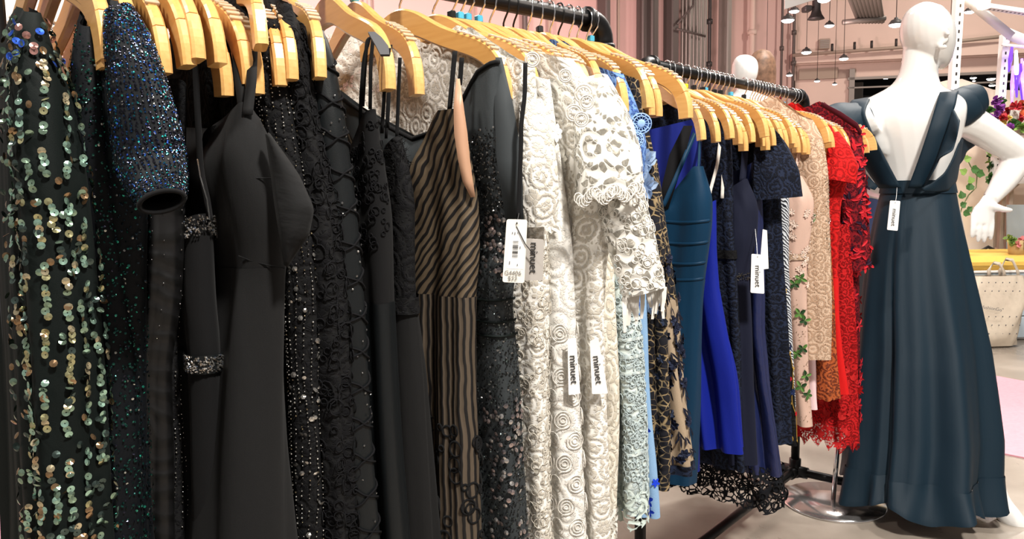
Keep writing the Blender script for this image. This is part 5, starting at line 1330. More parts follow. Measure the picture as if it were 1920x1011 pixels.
# gown
gt = thing('evening_gown', 'dark teal navy open-back gown with ruffled shoulders worn by the mannequin', 'dress', (P(1720, 900, DM - .1).x, DM - .1, .04))
SKR = np.array([(1.085, 1652, 1787), (1.05, 1650, 1791), (.96, 1636, 1799), (.82, 1620, 1815), (.68, 1610, 1832), (.54, 1604, 1848), (.40, 1596, 1858), (.27, 1588, 1866), (.18, 1582, 1864), (.155, 1580, 1863)])
def skirt_part(name, zs, grow=0.0, off=0.0, amp0=0.0, amp1=.032, wave=0.0):
    V, UV = [], []; nc = 120; rngp = np.random.default_rng(11); ph = rngp.uniform(0, 6, 6)
    for i, z in enumerate(zs):
        o = SKR[::-1]; xl = np.interp(z, o[:, 0], o[:, 1]); xr = np.interp(z, o[:, 0], o[:, 2])
        dq = DM - .17 * np.clip((1.08 - z) / 1.0, 0, 1) ** 1.2
        yc = proj(P((xl + xr) / 2, 500, dq).xy.to_3d() + Vector((0, 0, z)))[1]
        c = P((xl + xr) / 2, yc, dq); c.z = z
        rx = (xr - xl) / 2 / (PPM * DM / dq); ry = np.interp(z, [0, .5, 1.0, 1.1], [.25, .19, .105, .088])
        u = np.clip((1.05 - z) / .9, 0, 1); am = amp0 + (amp1 - amp0) * u ** 1.1
        fl = grow * (i / max(1, len(zs) - 1)) ** 1.3
        for j in range(nc + 1):
            a = 2 * PI * j / nc
            w = .6 * math.sin(5 * a + ph[0]) + .55 * math.sin(8 * a + ph[1] + .4 * u) + .35 * math.sin(13 * a + ph[2]); w += -1.5 * math.exp(-((a - 4.22) / .06) ** 2) + .6 * math.exp(-((a - 4.38) / .09) ** 2)
            ww = wave * (i / max(1, len(zs) - 1)) * math.sin(17 * a + ph[3])
            r1 = rx + am * w + off + fl + ww; r2 = ry + am * w + off + fl + ww
            q = c + ME1 * math.cos(a) * r1 + ME2 * math.sin(a) * r2
            if wave: q.z += .02 * (i / max(1, len(zs) - 1)) * math.sin(6 * a + ph[4]) 
            V.append(tuple(q)); UV.append((a * .25, z))
    n = len(zs); idx = np.arange(n * (nc + 1)).reshape(n, nc + 1); q = np.stack([idx[:-1, :-1], idx[1:, :-1], idx[1:, 1:], idx[:-1, 1:]], -1).reshape(-1, 4)
    return npmesh(name, np.array(V), q, 'mannequin_navy', gt, uv=np.array(UV))
skirt_part('skirt', np.linspace(1.05, .155, 46))
skirt_part('waistband', np.linspace(1.088, 1.045, 6), off=.004)
skirt_part('hem_flounce', np.linspace(.165, .072, 12), grow=.016, off=.003, wave=.010, amp1=.032)
def patch(name, inner, outer, par, mat='mannequin_navy', n=30, m_=8, wav=0.0, th=.003, freq=9, sag=0.0):
    """cloth between two px+depth edges"""
    A_ = smooth_keys(inner, n, 3); B_ = smooth_keys(outer, n, 1); V = []; UV = []
    for i in range(n):
        a = P(*A_[i]); b = P(*B_[i])
        for j in range(m_ + 1):
            u = j / m_; q = a.lerp(b, u); nv = (CV - q).normalized()
            q = q + nv * (sag * math.sin(u * PI) + wav * u * math.sin(freq * i / n * PI)); V.append(tuple(q)); UV.append((i * .008, u * .1))
    idx = np.arange(n * (m_ + 1)).reshape(n, m_ + 1); f = np.stack([idx[:-1, :-1], idx[1:, :-1], idx[1:, 1:], idx[:-1, 1:]], -1).reshape(-1, 4)
    o = npmesh(name, np.array(V), f, mat, par, uv=np.array(UV)); s = o.modifiers.new('solid', 'SOLIDIFY'); s.thickness = th; s.offset = 0; return o
D_ = DM
def BK(e): return [(x, y, d - (x - 1715) / PPM * .42 - .008) for x, y, d in e]
patch('back_strap', BK([(1702, 353, D_ - .112), (1722, 300, D_ - .125), (1742, 240, D_ - .128), (1757, 190, D_ - .10), (1762, 172, D_ - .04), (1766, 168, D_ + .04)]),
      BK([(1730, 353, D_ - .105), (1756, 300, D_ - .118), (1776, 240, D_ - .118), (1792, 196, D_ - .09), (1796, 174, D_ - .03), (1798, 170, D_ + .04)]), gt, sag=.006)
patch('back_strap', BK([(1690, 353, D_ - .112), (1664, 305, D_ - .122), (1636, 250, D_ - .12), (1620, 212, D_ - .10), (1630, 188, D_ - .05), (1634, 182, D_ + .04)]),
      BK([(1648, 353, D_ - .08), (1612, 300, D_ - .06), (1596, 250, D_ - .05), (1588, 212, D_ - .04), (1594, 192, D_ - .01), (1598, 188, D_ + .04)]), gt, sag=.012)
patch('side_panel', BK([(1728, 352, D_ - .108), (1748, 343, D_ - .10), (1772, 324, D_ - .085), (1790, 292, D_ - .05), (1801, 258, D_ - .01)]),
      BK([(1730, 358, D_ - .106), (1752, 360, D_ - .09), (1778, 358, D_ - .05), (1794, 340, D_ - .0), (1806, 262, D_ + .02)]), gt, sag=.004)
patch('ruffle', BK([(1788, 205, D_ - .11), (1777, 238, D_ - .122), (1766, 268, D_ - .125), (1756, 298, D_ - .122), (1744, 326, D_ - .115), (1731, 350, D_ - .108)]),
      BK([(1800, 226, D_ - .15), (1794, 256, D_ - .17), (1787, 282, D_ - .18), (1762, 296, D_ - .17), (1756, 310, D_ - .17), (1736, 346, D_ - .13)]), gt, wav=.012, freq=5)
patch('ruffle', BK([(1798, 240, D_ + .05), (1802, 262, D_ + .05), (1800, 285, D_ + .05), (1796, 312, D_ + .04)]), BK([(1822, 238, D_ + .10), (1829, 272, D_ + .12), (1812, 284, D_ + .10), (1806, 300, D_ + .08)]), gt, wav=.012, freq=4)
px_tube(gt, 'cap_sleeve', 'mannequin_navy', [(1782, 210, D_ - .03, 70), (1798, 204, D_ - .03, 74), (1816, 194, D_ - .02, 68), (1831, 186, D_ - .02, 58), (1840, 183, D_ - .02, 50)], flat=.85, fold=.015)
px_tube(gt, 'cap_sleeve', 'mannequin_navy', [(1628, 230, D_ + .03, 70), (1614, 234, D_ + .03, 84), (1600, 240, D_ + .03, 98), (1586, 246, D_ + .03, 108), (1577, 252, D_ + .03, 118)], flat=.85, fold=.03)
patch('ruffle', BK([(1596, 270, D_ - .06), (1604, 295, D_ - .07), (1622, 325, D_ - .08), (1646, 350, D_ - .09)]), BK([(1578, 300, D_ - .08), (1588, 330, D_ - .10), (1606, 345, D_ - .11), (1640, 356, D_ - .11)]), gt, wav=.012, freq=4)
price_tag('white brand tag on a string at the back of the navy gown', [(1669, 376), (1688, 377), (1683, 433), (1663, 431)], 2.42, 'tag_white', 'minuet', .0195, string=[(1682, 352, 2.46), (1681, 366, 2.44), (1679, 380, 2.415)], tpos=(.5, .56))

# ================================================================== white mannequin in red behind the rack, people
d2 = 4.4
bm_ = MB(); kk = [(103, 1395, 8, .02), (107, 1396, 16, .05), (116, 1397, 22, .08), (130, 1397, 23.5, .095), (145, 1396, 22, .09), (156, 1396, 17, .07), (163, 1396, 14, .05), (172, 1397, 15, .05), (179, 1398, 34, .06), (186, 1399, 52, .075), (194, 1400, 62, .085), (215, 1401, 60, .10), (245, 1401, 54, .10), (290, 1401, 42, .085), (350, 1401, 54, .10)]
loft_rings(bm_, [(P(x, y, d2), rt, Vector((0, 1, 0)), pxm(d2, hw), hd_) for y, x, hw, hd_ in smooth_keys(kk, 40, 1)])
for s in (-1, 1): limb(bm_, [(1400 + s * 54, 196, d2, 12), (1400 + s * 66, 230, d2, 11), (1400 + s * 70, 290, d2, 9), (1400 + s * 66, 350, d2 - .05, 7), (1400 + s * 64, 372, d2 - .06, 8), (1400 + s * 63, 392, d2 - .06, 4)])
for s in (-1, 1): limb(bm_, [(1400 + s * 22, 350, d2, 28), (1400 + s * 22, 470, d2, 17), (1400 + s * 20, 600, d2, 13), (1400 + s * 19, 680, d2, 8), (1400 + s * 21, 700, d2 - .06, 8)])
t2 = thing('mannequin', 'white egg-headed mannequin in a red dress beyond the farther rack', 'mannequin', (P(1400, 640, d2).x, d2, 0)); bo = bm_.build('body', 'gloss_white', t2); remeshed(bo, .01, 4)
rd = thing('sequin_dress', 'dark red sequin dress worn by the white egg-headed mannequin', 'dress', (P(1400, 600, d2).x, d2, .4))
bm_ = MB(); kk = [(191, 1400, 63, .09), (215, 1401, 63, .106), (245, 1401, 57, .106), (290, 1401, 45, .09), (350, 1401, 58, .11), (450, 1401, 62, .12), (540, 1401, 66, .12)]
vs = []; kk = smooth_keys(kk, 24, 1)
for i, (y, x, hw, hd_) in enumerate(kk):
    for j in range(33):
        a = 2 * PI * j / 32; q = P(x, y, d2) + rt * math.cos(a) * pxm(d2, hw) + Vector((0, 1, 0)) * math.sin(a) * hd_
        if i == 0: q.z -= .03 * abs(math.sin(a)) ** 2 - .03 * abs(math.cos(a)) ** 8
        vs.append(tuple(q))
idx = np.arange(24 * 33).reshape(24, 33); f = np.stack([idx[:-1, :-1], idx[1:, :-1], idx[1:, 1:], idx[:-1, 1:]], -1).reshape(-1, 4)
npmesh('bodice', np.array(vs), f, 'maroon_lace', rd, uv=np.array([(v[0], v[2]) for v in vs]))
plain('skin', (.50, .28, .18), .55); plain('skin_light', (.58, .36, .25), .55); plain('brown_hair', (.16, .085, .05), .55, noise=.4, nscale=40); plain('navy_shirt', (.020, .030, .085), .8); plain('dark_trousers', (.02, .02, .025), .8); plain('red_top', (.42, .02, .03), .7)
def person(label, px, d, ytop, shirt, hair, yaw, elbow=None, sc=1.0):
    """standing figure, about 1.65 m: one continuous body, clothing and hair as children"""
    base = P(px, 500, d); base.z = 0; e1 = Vector((math.cos(yaw), math.sin(yaw), 0)); e2 = Vector((-e1.y, e1.x, 0))
    t = thing('person', label, 'person', base)
    def Q(a, b, z): return base + e1 * a + e2 * b + Vector((0, 0, z * sc))
    def trunk(rows, grow=0):
        m = MB(); k = smooth_keys(rows, 30, 1); loft_rings(m, [(Q(0, b, z), e1, e2, w + grow, dd + grow) for z, w, dd, b in k], 20); return m
    b = trunk([(.80, .16, .11, 0), (.92, .165, .115, 0), (1.05, .13, .095, 0), (1.20, .15, .105, 0), (1.32, .175, .10, 0), (1.38, .13, .075, 0), (1.42, .06, .055, 0), (1.47, .052, .052, .0), (1.50, .06, .075, .01), (1.56, .072, .092, .01), (1.62, .068, .088, .0), (1.66, .03, .04, 0)])
    arms = []
    for s in (-1, 1):
        if elbow and s == elbow[0]: pth = [Q(s * .17, 0, 1.33), Q(s * .25, -.03, 1.2), Q(s * .30, -.06, 1.10), Q(s * .24, .10, 1.10), Q(s * .12, .20, 1.13), Q(s * .06, .23, 1.14)]
        else: pth = [Q(s * .17, 0, 1.33), Q(s * .215, 0, 1.18), Q(s * .235, 0, 1.05), Q(s * .24, .05, .92), Q(s * .235, .08, .82), Q(s * .23, .10, .74)]
        arms.append(pth); b.tube(pth, [.048, .044, .038, .034, .028, .02], 12)
        for f_ in range(4): p = pth[-1] + e1 * (.012 * f_ - .018); b.tube([p, p + (pth[-1] - pth[-2]).normalized() * .06], [.008, .006], 8)
        p = pth[-1]; b.tube([p, p + e2 * .03 + Vector((0, 0, -.02))], [.009, .007], 8)
        b.tube([Q(s * .085, 0, .86), Q(s * .09, 0, .48), Q(s * .09, -.01, .25), Q(s * .09, 0, .07)], [.085, .06, .055, .042], 14); b.tube([Q(s * .09, -.04, .04), Q(s * .09, .08, .04), Q(s * .09, .16, .03)], [.035, .04, .025], 12)
    b.tube([Q(0, .09, 1.56), Q(0, .115, 1.545), Q(0, .1, 1.535)], [.008, .013, .008], 8)
    for s in (-1, 1): b.tube([Q(s * .07, 0, 1.57), Q(s * .08, -.01, 1.555), Q(s * .07, 0, 1.535)], [.01, .012, .008], 8)
    o = b.build('body', 'skin_light' if hair == 'brown_hair' else 'skin', t); remeshed(o, .011, 3)
    m = trunk([(.78, .172, .12, 0), (.92, .178, .125, 0), (1.05, .15, .11, 0), (1.20, .168, .12, 0), (1.32, .19, .112, 0), (1.385, .13, .085, 0), (1.405, .085, .07, 0)])
    for pth in arms: m.tube([pth[0] + Vector((0, 0, .02)), pth[0].lerp(pth[1], .6), pth[1], pth[1].lerp(pth[2], .3)], [.062, .062, .058, .055], 14)
    o = m.build('shirt', shirt, t); remeshed(o, .012, 4)
    m = trunk([(.95, .172, .122, 0), (.88, .178, .125, 0), (.80, .168, .12, 0), (.76, .12, .10, 0)])
    for s in (-1, 1): m.tube([Q(s * .09, 0, .88), Q(s * .095, 0, .48), Q(s * .095, -.01, .25), Q(s * .095, 0, .09)], [.098, .076, .07, .066], 14)
    o = m.build('trousers', 'dark_trousers', t); remeshed(o, .012, 4)
    m = MB(); loft_rings(m, [(Q(0, -.018, z), e1, e2, w, dd) for z, w, dd in ((1.36, .06, .04), (1.42, .078, .055), (1.50, .085, .075), (1.57, .086, .092), (1.63, .078, .092), (1.67, .05, .06), (1.685, .012, .015))], 20); o = m.build('hair', hair, t); remeshed(o, .012, 3)
    return t
person('person in a navy shirt standing behind the mannequin, elbow bent', 1668, 3.9, 150, 'navy_shirt', 'brown_hair', -.42, (-1,), .9)
person('brown-haired person in a red top behind the white egg-headed mannequin', 1421, 4.8, 100, 'red_top', 'brown_hair', -.3, None, 1.12)

# ================================================================== hall lamps and ceiling things
plain('lamp_housing', (.05, .05, .05), .5)
LAMPS = [(1489, 21, 19, 13), (1477, 38, 24, 12), (1555, 48, 18, 14), (1512, 98, 19, 15), (1582, 110, 17, 15), (1680, 46, 26, 12), (1480, 141, 12, 18), (1532, 152, 11, 19), (1565, 158, 9, 20), (1437, 132, 9, 18), (1818, 22, 19, 13), (1780, 95, 14, 16), (1545, 0, 24, 12)]
for (x, y, w, d) in LAMPS:
    c = P(x, y, d); r = pxm(d, w) / 2
    t = thing('high_bay_lamp', {1489: 'round lamp directly above the largest bright lamp left of the duct', 1555: 'round lamp right of the black flared duct', 1512: 'round lamp hanging left of the square wall vent', 1480: 'small lamp in the hall corner above the rack end', 1532: 'small lamp hanging below the taupe wall panel', 1565: 'smallest hall lamp, just left of the glazed opening', 1780: 'round lamp right of the mannequin face', 1545: 'round lamp cut off by the top edge of the photo', 1477: 'large bright round lamp left of the black ceiling duct', 1680: 'bright round lamp beside the white mannequin head, on its left', 1582: 'round hanging lamp in front of the far wall ledge', 1437: 'small round lamp just right of the brown-haired head', 1818: 'round lamp behind the slotted white frame'}.get(x, 'round hanging high-bay lamp glowing in the hall'), 'lamp', c, 'high-bay lamps in the hall')
    m = MB(); m.lathe(c, [(r, 0), (r * .98, r * .12), (r * .62, r * .62), (r * .3, r * .72), (r * .25, r * .95), (.001, r)], 20); m.build('housing', 'lamp_housing', t)
    m = MB(); m.lathe(c + Vector((0, 0, -r * .02)), [(.001, -r * .36), (r * .5, -r * .32), (r * .8, -r * .18), (r * .93, 0)], 20); m.build('lens', 'lamp_glow', t)
    m = MB(); m.tube([c + Vector((0, 0, r * .95)), (c.x, c.y, 12.2)], .006, 5); m.build('cord', 'dark_metal', t)
nB = Vector((-BD.y, BD.x, 0))
for (x, y, w) in ((1634, 138, 14), (1661, 146, 13), (1782, 127, 13), (1802, 136, 13), (1825, 146, 12), (1858, 148, 16), (1860, 160, 12), (1602, 183, 12), (1826, 152, 6)):
    c = wb(x, y) + (wb(x, y) - CV).normalized() * 5; r = w * c.y / FPX / 2
    t = thing('high_bay_lamp', 'round lamp glowing in the dark hall behind the glazed opening', 'lamp', c, 'lamps beyond the glazed opening')
    m = MB(); m.lathe(c, [(r, 0), (r * .7, r * .5), (.001, r * .8)], 16); m.build('housing', 'lamp_housing', t)
    m = MB(); m.lathe(c, [(.001, -r * .36), (r * .6, -r * .3), (r * .93, 0)], 16); m.build('lens', 'lamp_glow', t)
# trusses inside the far hall
for y0 in (150, 166, 178):
    a = wb(1600, y0) + nB * 6; b = wb(2100, y0 - 18) + nB * 6
    m = MB(); m.tube([a, b], .14, 6); o = m.build('ceiling_truss', 'steel_column'); tag(o, 'dark ceiling beam seen through the glazed opening', 'beam', 'beams beyond the glazed opening')
c = wb(1630, 176) + nB * 3; m = MB(); m.box((c.x, c.y, c.z), (.8, .3, 1.4), None, .02); tag(m.build('hanging_sign_panel', 'grey_metal'), 'small grey panel hanging behind the glazed opening', 'panel')
# white banner, black duct, cable rack
t = thing('hanging_banner', 'white banner corner hanging at the top of the hall', 'banner', P(1500, -60, 9)); m = MB()
q = [P(1472, 17, 9), P(1532, -2, 9.6), P(1532, -160, 9.6), P(1472, -140, 9)]; m.add([v + Vector((0, e, 0)) for e in (0, .03) for v in q], [(0, 1, 2, 3), (7, 6, 5, 4), (0, 4, 5, 1), (1, 5, 6, 2), (2, 6, 7, 3), (3, 7, 4, 0)]); m.build('cloth', 'white_paint', t)
c = P(1530, 36, 14); t = thing('ceiling_duct', 'black flared duct hanging from the hall ceiling', 'duct', c)
m = MB(); k_ = pxm(14, 1); m.lathe(c, [(15 * k_, 0), (14 * k_, 2 * k_), (10 * k_, 8 * k_), (7.5 * k_, 16 * k_), (7 * k_, 40 * k_), (7 * k_, 12 - c.z)], 20); m.build('flared_outlet', 'dark_metal', t)
m = MB(); m.box(P(1513, 17, 14), (14 * k_, .2, 10 * k_), None, .02); m.build('side_box', 'dark_metal', t)
t = thing('cable_rack', 'bundle of grey conduits dropping from the hall ceiling', 'pipes', P(1630, 40, 15))
for i in range(8):
    m = MB(); m.tube([P(1588 + i * 8, -90, 13), P(1594 + i * 7.5, -5, 14.6), P(1612 + i * 6, 40, 15.4)], .055, 6); m.build('conduit', 'grey_metal', t)
m = MB(); m.tube([P(1580, 42, 15.2), P(1660, 34, 15.2)], .05, 6); m.build('crossbar', 'grey_metal', t)
m = MB(); m.tube([wb(1486, 104, .5), wb(1700, 88, .5), wb(1900, 66, .5)], .05, 6); t = thing('wall_pipe', 'long thin pipe running along the far wall above the ledge', 'pipe', wb(1600, 96, .5)); m.build('pipe', 'recess_paint', t)
for x in (1560, 1602, 1634, 1680):
    y = np.interp(x, [1486, 1700, 1900], [104, 88, 66]); m = MB(); c = wb(x, y, .5); m.tube([c, c + Vector((0, 0, .25))], .04, 6); m.build('bracket', 'dark_metal', t)

# ================================================================== left background booth
t = thing('booth_canopy', 'white booth canopy with recessed downlights behind the sequin gowns', 'canopy', P(110, 40, 3.2))
m = MB(); q0 = [P(-60, 78, 3.0), P(250, 8, 3.6)]; hgt = Vector((0, 0, .13)); dpt = Vector((-.12, .55, 0))
vs = []
for v in q0: vs += [v, v + hgt, v + hgt + dpt, v + dpt]
m.add(vs, [(0, 1, 5, 4), (1, 2, 6, 5), (2, 3, 7, 6), (3, 0, 4, 7), (0, 3, 2, 1), (4, 5, 6, 7)]); m.build('fascia', 'white_paint', t)
for (x, y, w) in ((106, 50, 30), (182, 36, 26), (18, 66, 22)):
    c = P(x, y, 3.35); c.z = min(c.z, P(x, y, 3.35).z) ; r = pxm(3.35, w) / 2; m = MB(); m.lathe(c, [(r, -.004), (r * 1.1, 0), (r * .9, .02), (.001, .02)], 20); dl = m.build('downlight', 'white_paint', t)
    m = MB(); m.lathe(c + Vector((0, 0, -.008)), [(.001, 0), (r * .9, 0), (r * .9, .004)], 20); m.build('lens', 'lamp_glow', dl)
for x in (104, -40): m = MB(); c = P(x, 60, 3.3); m.tube([(c.x, c.y, 0), (c.x, c.y, c.z + .1)], .008, 8); m.build('support_pole', 'grey_metal', t)
ex = P(82, 4, 7.5); t = thing('exit_sign', 'white exit sign with red letters at the top left', 'sign', ex); m = MB(); m.box(ex, (.30, .04, .17), None, .008); m.build('sign_box', 'white_paint', t)
plain('red_letter', (.6, .02, .03), .5, emit=(.9, .03, .05), estr=.8); text_mesh('EXIT', .13, 'red_letter', t, ex + Vector((0, -.024, 0)), rt, up, 'lettering')
t = thing('display_plinth', 'low white plinth on the floor behind the near rack post', 'plinth', G(10, 830)); m = MB(); c = G(-60, 845); m.box((c.x, c.y + .12, .055), (1.0, .3, .11), Matrix.Rotation(.25, 3, 'Z'), .006); m.build('block', 'white_paint', t)
plain('maroon_fabric', (.16, .008, .02), .7)
c = G(-14, 636); t = thing('stool', 'dark red upholstered stool with chrome legs behind the near post', 'stool', c)
m = MB(); m.box((c.x, c.y, .30), (.36, .36, .30), None, .03); m.build('seat', 'maroon_fabric', t)
m = MB(); m.box((c.x, c.y, .50), (.34, .34, .09), None, .02); m.build('cushion', 'white_paint', t)
for sx in (-1, 1):
    for sy in (-1, 1): m = MB(); m.tube([(c.x + sx * .15, c.y + sy * .15, 0), (c.x + sx * .15, c.y + sy * .15, .16)], .012, 8); m.build('leg', 'chrome', t)
t = thing('display_counter', 'bright white counter glimpsed between the sequin gowns', 'counter', P(122, 250, 4.5)); m = MB(); c = P(122, 172, 4.5); m.box((c.x, c.y, c.z / 2), (.9, .5, c.z), None, .01); m.build('body', 'white_paint', t); m = MB(); m.box((c.x, c.y, c.z + .015), (.95, .55, .03), None, .006); m.build('top', 'white_paint', t)
plain('copper_wood', (.34, .15, .07), .4)
t = thing('slatted_screen', 'copper-brown slatted screen glimpsed beneath the bare hangers', 'screen', P(665, 330, 3.4))
for i in range(6): m = MB(); a = P(640 + i * 10.5, 168, 3.4); m.box((a.x, a.y, a.z / 2), (pxm(3.4, 8), .03, a.z), None, .004); m.build('slat', 'copper_wood', t)
t = thing('lit_counter', 'bright white lit counter below the copper slats', 'lamp', P(662, 243, 3.3)); m = MB(); c = P(664, 243, 3.25); m.box(c, (pxm(3.25, 46), .06, pxm(3.25, 12)), None, .006); m.build('housing', 'white_paint', t); m = MB(); m.box(c + Vector((0, -.032, 0)), (pxm(3.25, 42), .006, pxm(3.25, 9))); m.build('glowing_face', 'lamp_glow', t)  # lit counter, no lamp: its brightness is added as a glowing front face
t = thing('support_stand', 'grey stand under the white lit counter', 'stand', (c.x, c.y, 0)); m = MB(); m.tube([(c.x, c.y, 0), (c.x, c.y, c.z - .01)], .015, 8); m.lathe((c.x, c.y, 0), [(.14, 0), (.14, .012), (.02, .02)], 20); m.build('pole', 'grey_metal', t)

# ================================================================== right background booth
d5 = 5.1
plain('yellow_cushion', (.78, .50, .10), .8, noise=.08, nscale=8); plain('pale_blue', (.46, .54, .60), .7); plain('canvas', (.62, .53, .42), .85, noise=.05, nscale=30); plain('shelf_wood', (.45, .34, .25), .6, noise=.15, nscale=6); plain('kraft', (.52, .36, .17), .8); plain('leaf_green', (.05, .13, .03), .5); plain('leaf_light', (.20, .32, .07), .5); plain('stem_green', (.14, .17, .06), .6)
plain('petal_red', (.42, .02, .03), .6); plain('petal_purple', (.22, .04, .28), .6); plain('petal_pink', (.75, .30, .30), .6); plain('petal_orange', (.55, .10, .03), .6); plain('petal_yellow', (.75, .55, .15), .6)
g0 = G(1780, 642); x0 = P(1780, 500, d5).x; x1 = P(2080, 500, d5).x; by = g0.y
t = thing('bench', 'pale blue bench with a long yellow cushion behind the tote bag', 'bench', ((x0 + x1) / 2, by + .3, 0))
zc = P(1850, 512, by).z; zt = P(1850, 482, by).z
for i in range(3): m = MB(); m.box(((x0 + x1) / 2, by + .02, .02 + (i + .5) * (zc - .02) / 3), (x1 - x0, .03, (zc - .02) / 3 - .006), None, .004); m.build('front_board', 'pale_blue', t)
m = MB(); m.box(((x0 + x1) / 2, by + .32, zc / 2), (x1 - x0 - .02, .55, zc - .01)); m.build('bench_body', 'white_paint', t)
m = MB(); m.box(((x0 + x1) / 2, by + .30, zc + .008), (x1 - x0 + .03, .62, .016), None, .004); m.build('seat_board', 'white_paint', t)
m = MB(); m.box(((x0 + x1) / 2, by + .29, (zc + .016 + zt) / 2), (x1 - x0 + .02, .60, zt - zc - .014), None, .035); o = m.build('cushion', 'yellow_cushion', t)
# tote bag
bd = by - .14; t = thing('tote_bag', 'canvas tote bag with dotted print slumped against the bench', 'bag', G(1860, 650))
ks = smooth_keys([(646, 1842, 60, .07), (630, 1845, 60, .09), (600, 1850, 59, .08), (570, 1860, 56, .07), (540, 1866, 52, .05), (517, 1868, 47, .03)], 16, 1); vs = []; uvv = []
for y, x, hw, hd_ in ks:
    c = P(x, y, bd)
    for j in range(33):
        a = 2 * PI * j / 32; sg = lambda v: math.copysign(abs(v) ** .6, v); w = 1 + .07 * math.sin(3 * a + y * .05) + .05 * math.sin(7 * a + y * .09)
        q = c + Vector((1, 0, 0)) * sg(math.cos(a)) * pxm(bd, hw) * w + Vector((0, 1, 0)) * sg(math.sin(a)) * hd_ * w; q.z = max(q.z, .004); vs.append(tuple(q)); uvv.append((a * .1, q.z))
idx = np.arange(16 * 33).reshape(16, 33); f = np.stack([idx[:-1, :-1], idx[1:, :-1], idx[1:, 1:], idx[:-1, 1:]], -1).reshape(-1, 4); npmesh('bag_body', np.array(vs), f, 'canvas', t, uv=np.array(uvv))
for (xa, xb, yt, dd) in ((1855, 1882, 493, -.02), (1876, 1908, 486, .03)):
    pts_ = [P(xa, 524, bd + dd), P(xa - 1, 505, bd + dd), P((xa * .7 + xb * .3), yt, bd + dd), P((xa * .3 + xb * .7), yt + 2, bd + dd), P(xb, 508, bd + dd), P(xb + 3, 528, bd + dd)]; m = MB(); m.ribbon([tuple(v) for v in pts_], .022, [Vector((1, 0, .3))] * 2 + [Vector((.3, 0, 1))] * 2 + [Vector((1, 0, -.3))] * 2, .004); m.build('handle', 'canvas', t, smooth=True)
bf = bd - .105
text_mesh('fashionGo"', .030, 'ink_soft', t, P(1862, 579, bf), (rt + up * -.16), up + rt * .16, 'lettering')
m = MB()
for i in range(8):
    for j in range(7):
        if 2 <= j <= 3: continue
        x = 1815 + i * 13 + (j % 2) * 6; y = 530 + j * 16; c = P(x, y, bf + .01); m.lathe(c, [(.0001, .001), (.0045, 0)], 6, (0, -1, 0))
stuff(m.build('printed_dots', 'ink_soft', t))
hd_ = by + .68; t = thing('handbag', 'dark bag behind the bench, its black arched handle showing above the yellow cushion', 'handbag', Vector((P(1854, 482, hd_).x, hd_, 0)))
m = MB(); m.tube([P(1836, 486, hd_), P(1840, 470, hd_), P(1853, 463, hd_), P(1866, 470, hd_), P(1872, 486, hd_)], .012, 8, flat=.6); m.build('handle', 'dark_metal', t)
c = P(1854, 484, hd_); m = MB(); m.box((c.x, c.y, c.z / 2), (pxm(hd_, 46), .08, c.z), None, .02); m.build('bag_body', 'dark_metal', t)
# booth wall panels
def px_panel(name, label, pts_, d, th, mat, cat='panel'):
    q = [P(x, y, d) for x, y in pts_]; n = len(q); m = MB(); w = Vector((0, th, 0))
    m.add(q + [v + w for v in q], [tuple(range(n)), tuple(range(2 * n - 1, n - 1, -1))] + [(i, i + n, (i + 1) % n + n, (i + 1) % n) for i in range(n)])
    o = m.build(name, mat); return tag(o, label, cat) if label else o
g1 = P(1700, 638, 5.9)
px_panel('booth_wall', 'cream gabled booth wall panel behind the ivy', [(1778, 150), (1804, 148), (1862, 168), (1862, 628), (1740, 628), (1740, 160)], 5.9, .06, 'cream_wall')
px_panel('booth_wall', 'pale cream booth panel at the right edge behind the shelves', [(1862, 168), (2100, 175), (2100, 628), (1862, 628)], 6.3, .06, 'cream_wall')
# slotted frame
t = thing('slotted_frame', 'white slotted-angle metal frame rising beside the mannequin head', 'frame', P(1790, 640, 4.9))
def slotted(pa, pb, w, nslot, nm='upright'):
    a = P(*pa); b = P(*pb); ax = (b - a).normalized(); sd = (rt - ax * rt.dot(ax)).normalized(); nn = ax.cross(sd)
    if nn.dot(CV - a) < 0: nn = -nn
    m = MB(); m.ribbon([a, b], w, sd, .004); m.ribbon([a - sd * w / 2 - nn * w / 2, b - sd * w / 2 - nn * w / 2], w, nn, .004); o = m.build(nm, 'white_paint', t)
    L_ = (b - a).length
    for k in range(nslot):
        c = a + ax * (L_ * (k + .5) / nslot) + nn * .0025; s_ = MB(); s_.box(c, (w * .24, .002, L_ / nslot * .38), Matrix((sd, nn, ax)).transposed(), .0005); s_.build('slot', 'dark_metal', o)
slotted((1803, -30, 4.8), (1762, 640, 4.9), .045, 44); slotted((1888, 64, 5.4), (1868, 345, 5.4), .045, 20); slotted((1852, 16, 4.85), (1960, 32, 5.0), .045, 14, 'crossbar')
m = MB(); a = P(1804, -8, 4.9); b = P(1892, 64, 5.3); m.tube([a, b], .04, 4); m.build('rafter', 'white_paint', t); m = MB(); m.tube([b, P(1990, 105, 5.6)], .04, 4); m.build('rafter', 'white_paint', t)
c = P(1843, 6, 4.7); t = thing('warm_bulb', 'glowing warm orange bulb at the top right', 'lamp', c); m = MB(); m.lathe(c, [(.001, -.04), (.025, -.033), (.038, -.01), (.04, .01), (.028, .035), (.014, .05), (.013, .07), (.001, .072)], 18); m.build('bulb', 'warm_glow', t); m = MB(); m.tube([c + Vector((0, 0, .07)), c + Vector((0, 0, .5))], .006, 6); m.build('cord', 'dark_metal', t)
